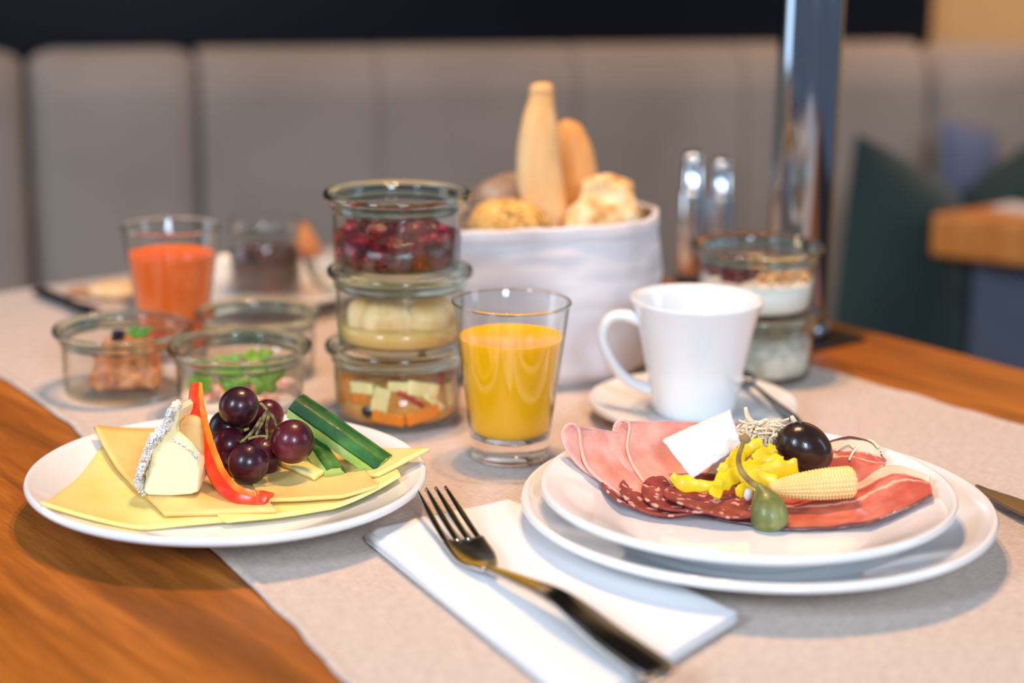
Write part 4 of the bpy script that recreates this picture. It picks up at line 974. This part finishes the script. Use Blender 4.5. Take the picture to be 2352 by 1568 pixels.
# ---- white brined cheese block
feta_m = mat('brined_white_cheese', S(238, 236, 230), .7, sub=.5, subr=(1, .95, .85), subs=.006, bump=(420, .0003))
A_, B_, C_, D_ = atY(1522, 1012, .894), atY(1677, 943, .906), atY(1703, 1022, .896), atY(1590, 1101, .884)
bk = Vector((.002, .017, -.004))
mk('feta_block', hexa([D_, C_, C_+bk, D_+bk, A_, B_, B_+bk, A_+bk], n=34, nz=.0007, nf=420, rnd=.04), feta_m, label='crumbly white brined cheese block leaning on the ham', cat='cheese')
cpos = on(PU, 1502, 1104, 8*mm)
mk('feta_crumb', ball(cpos, .0014, nz=.0008, nf=900, seg=10, rings=7), feta_m, label='tiny white cheese crumb on the pink ham', cat='cheese')
mk('feta_crumb', ball(atY(1718, 1135, .868), .0022, (1, 1, 1.5), nz=.0006, nf=900, seg=10, rings=7), feta_m, label='white bit showing left of the caperberry', cat='cheese')

# ---- yellow pepper strips
yel = mat('yellow_pickled_pepper', S(246, 214, 20), .38, coat=.12, sub=.3, subr=(1, .8, .1), subs=.004, var=(80, 3, [(.3, S(236, 192, 8)), (.6, S(250, 214, 24)), (.8, S(226, 206, 40))]))
def ystrip(px_, w_, label, th=.0009, tw=0.0):
    P = spline([atY(x, y, Y) for x, y, Y in px_], 8); n_ = len(P)
    view = Vector((0, 1, -.3)).normalized(); V = []; F = []
    for i, p in enumerate(P):
        t_ = i/(n_-1); tan = (P[min(i+1, n_-1)]-P[max(i-1, 0)]).normalized(); s = tan.cross(view).normalized(); dp = tan.cross(s).normalized()
        ang = tw*(t_-.5); s2 = s*math.cos(ang)+dp*math.sin(ang); d2 = dp*math.cos(ang)-s*math.sin(ang)
        ww = w_*(.45+.55*math.sin(math.pi*min(1, max(0, .12+t_*.76))))*(1.1+.6*noise.noise(Vector((t_*6, w_*3000+px_[0][0], 2))))
        for a, b in ((-1, 0), (-.5, -.7), (.5, -.7), (1, 0), (.8, .8), (0, .25), (-.8, .8)): V.append(p+s2*ww*a+d2*th*b)
    for i in range(n_-1):
        for k in range(7): l = (k+1) % 7; F.append((i*7+k, i*7+l, (i+1)*7+l, (i+1)*7+k))
    F.append(tuple(range(7))[::-1]); F.append(tuple((n_-1)*7+k for k in range(7)))
    return mk('pepper_strip', (V, F), yel, label=label, cat='pepper', group='yellow pickled pepper strips')
ystrip([(1542, 1092, 0.878), (1565, 1108, 0.876), (1610, 1116, 0.871), (1660, 1112, 0.873)], .0032, 'yellow pepper strip poking out left under the white cheese block')
ystrip([(1640, 1140, 0.867), (1655, 1112, 0.874), (1690, 1090, 0.879), (1730, 1062, 0.884)], .0040, 'yellow pepper strip hanging down onto the salami')
ystrip([(1690, 1075, 0.882), (1740, 1082, 0.881), (1790, 1078, 0.883), (1832, 1070, 0.885)], .0045, 'broad yellow pepper strip reaching in front of the olive', tw=.5)
ystrip([(1690, 1050, 0.888), (1720, 1028, 0.894), (1752, 1018, 0.894)], .0040, 'yellow pepper strip at the top of the heap near the white shreds')
ystrip([(1730, 1055, 0.886), (1765, 1040, 0.889), (1782, 1030, 0.893)], .0034, 'short yellow pepper strip left of the olive')
ystrip([(1650, 1085, 0.881), (1680, 1068, 0.882), (1705, 1035, 0.892)], .0036, 'yellow pepper strip right beside the white cheese block')
ystrip([(1690, 1130, 0.870), (1720, 1126, 0.872), (1752, 1132, 0.869)], .0034, 'low yellow pepper strip just above the caperberry body')
ystrip([(1700, 1105, 0.878), (1740, 1102, 0.877), (1785, 1108, 0.873)], .0042, 'yellow pepper strip between caperberry stem and baby corn')
ystrip([(1725, 1075, 0.882), (1760, 1060, 0.886), (1800, 1058, 0.885)], .0036, 'yellow pepper strip resting against the lower left of the olive')

# ---- white shreds
shred_m = mat('white_shreds', S(244, 224, 190), .35, sub=.4, subs=.002, subr=(1, .9, .7))
parts = []
rs = random.Random(3)
for i in range(190):
    x = rs.gauss(1748, 25); y = rs.gauss(1008, 20); Y = .914+rs.uniform(-.010, .016); a = rs.uniform(0, 6.28); L_ = rs.uniform(.006, .014)
    p = atY(x, max(y, 968), Y); d_ = Vector((math.cos(a), rs.uniform(-.3, .3), math.sin(a)*.6)); k = Vector((rs.uniform(-1, 1), 0, rs.uniform(-1, 1)))*.004
    q = [p-d_*L_*.5, p+k*.5, p+d_*L_*.5]
    for v_ in q: v_.z = max(v_.z, zpl(PU, v_.x, v_.y)+.002)
    parts.append(sweep(spline(q, 4), lambda i_, t_: circ(.00066, 5)))
for q in [[(1712, 935), (1718, 958), (1730, 975), (1728, 1000)], [(1730, 968), (1745, 972), (1762, 962)], [(1818, 955), (1826, 972), (1826, 978)]]:
    parts.append(sweep(spline([atY(x, y, .912) for x, y in q], 5), lambda i_, t_: circ(.0004+.0012*math.sin(math.pi*(.15+.7*t_)), 5)))
parts.append(ball(atY(1746, 1015, .916), .0085, (1.25, .8, .9), nz=.004, nf=200))
V, F = join(*parts)
mk('shredded_radish', (V, F), shred_m, label='heap of thin white vegetable shreds behind the yellow peppers', cat='shredded vegetable', kind='stuff')
for q, lb in [([(1950, 1056), (1962, 1035), (1980, 1020), (2000, 1012), (2018, 1028)], 'loose white shred over the edge of the back cured ham slice'), ([(1920, 1036), (1935, 1024), (1950, 1020), (1962, 1028)], 'short white shred right of the olive on the cured ham')]:
    mk('radish_shred', sweep(spline([on(PU, x, y, 8*mm) for x, y in q], 6), lambda i_, t_: circ(.0007+.0004*t_, 6)), shred_m, label=lb, cat='shredded vegetable')

# ---- olive
olive_m = mat('black_olive', S(46, 28, 24), .26, coat=.25, var=(50, 3, [(.3, S(32, 20, 20)), (.7, S(66, 40, 30))]), bump=(120, .0005))
oc = atY(1847, 1030, .905)
RO = Matrix.Rotation(R(28), 3, 'Y')
def oshape(p, d): 
    g = math.exp(-((d.x-.15)/.10)**2)*(d.y < .2)*(d.z < .6); return p*(1-.035*g)
olv = thing('olive', 'large shiny black olive on the cold cuts plate', 'olive', (oc.x, oc.y, oc.z-.013))
mk('olive_body', ball(oc, .0132, (1.20, 1.0, .98), rot=Matrix.Rotation(R(38), 3, 'Y'), nz=.0006, nf=70, seg=48, rings=30, shape=oshape), olive_m, olv)

# ---- baby corn
corn_m = mat('baby_corn', S(248, 212, 140), .35, sub=.4, subr=(1, .7, .3), subs=.003, var=(40, 2, [(.3, S(244, 196, 112)), (.7, S(250, 222, 158))]))
c0, c1 = atY(1768, 1122, .870), atY(1962, 1106, .880)
ax_ = (c1-c0).normalized(); sd_ = ax_.cross(Vector((0, 0, 1))).normalized(); up_ = sd_.cross(ax_).normalized(); Lc = (c1-c0).length
V = []; F = []; NA, NL = 18*8, 26*7
for i in range(NL+1):
    t_ = i/NL; base_r = .0026+.0052*math.sin(min(1, t_*1.25)*math.pi/2)**.8
    if t_ > .93: base_r *= math.sqrt(max(0, 1-((t_-.93)/.07)**2))*.6+.4
    for j in range(NA):
        a = 2*math.pi*j/NA; k = abs(math.sin(9*a))**.6*abs(math.sin(math.pi*26*t_+ (0 if int(9*a/math.pi) % 2 else .8)))**.6
        r_ = base_r*(1-.02)+.0008*k*min(1, t_*5+.2)*(t_ < .985)
        V.append(c0+ax_*(Lc*t_)+sd_*(r_*math.cos(a))+up_*(r_*math.sin(a)))
for i in range(NL):
    for j in range(NA): l = (j+1) % NA; F.append((i*NA+j, i*NA+l, (i+1)*NA+l, (i+1)*NA+j))
F.append(tuple(range(NA))[::-1]); F.append(tuple(NL*NA+k for k in range(NA)))
mk('baby_corn', (V, F), corn_m, label='pale yellow baby corn cob in front of the olive', cat='corn')

# ---- caperberry
cap_m = mat('caperberry_skin', S(112, 116, 60), .38, coat=.1, var=(90, 3, [(.3, S(84, 92, 46)), (.55, S(120, 124, 66)), (.78, S(158, 160, 98))]), stretch=(1, 1, .35))
cst = mat('caper_stem', S(150, 122, 66), .4, var=(120, 3, [(.3, S(120, 92, 48)), (.7, S(172, 148, 86))]))
cap = thing('caperberry', 'green caperberry with curved stem standing at the front', 'caperberry', on(PU, 1768, 1210, 1*mm))
bp2 = spline([atY(x, y, Y) for x, y, Y in [(1740, 1110, .860), (1752, 1135, .857), (1764, 1170, .853), (1770, 1205, .850), (1772, 1221, .849)]], 8)
RB = [.0012, .0022, .0042, .0064, .0082, .0092, .0096, .0093, .0082, .0058, .0012]
def bsec(i, t_):
    k = t_*(len(RB)-1); a = min(int(k), len(RB)-2); return circ(RB[a]+(RB[a+1]-RB[a])*(k-a), 24)
mk('berry', sweep(bp2, bsec, up=Vector((0, 1, 0))), cap_m, cap, sub=1)
sp_ = spline([atY(x, y, Y) for x, y, Y in [(1746, 1120, .859), (1722, 1104, .861), (1702, 1080, .864), (1696, 1052, .869), (1704, 1025, .873), (1710, 1008, .876)]], 8)
mk('stem', sweep(sp_, lambda i, t_: circ(.0018-.0007*t_, 10), up=Vector((0, 1, 0))), cst, cap)
mk('stem_knob', ball(sp_[-1]+Vector((.0003, 0, .0002)), .0026, (1.1, 1, .9), nz=.0008, nf=500, seg=14, rings=9), mat('dry_stem_end', S(150, 120, 84), .7), cap)
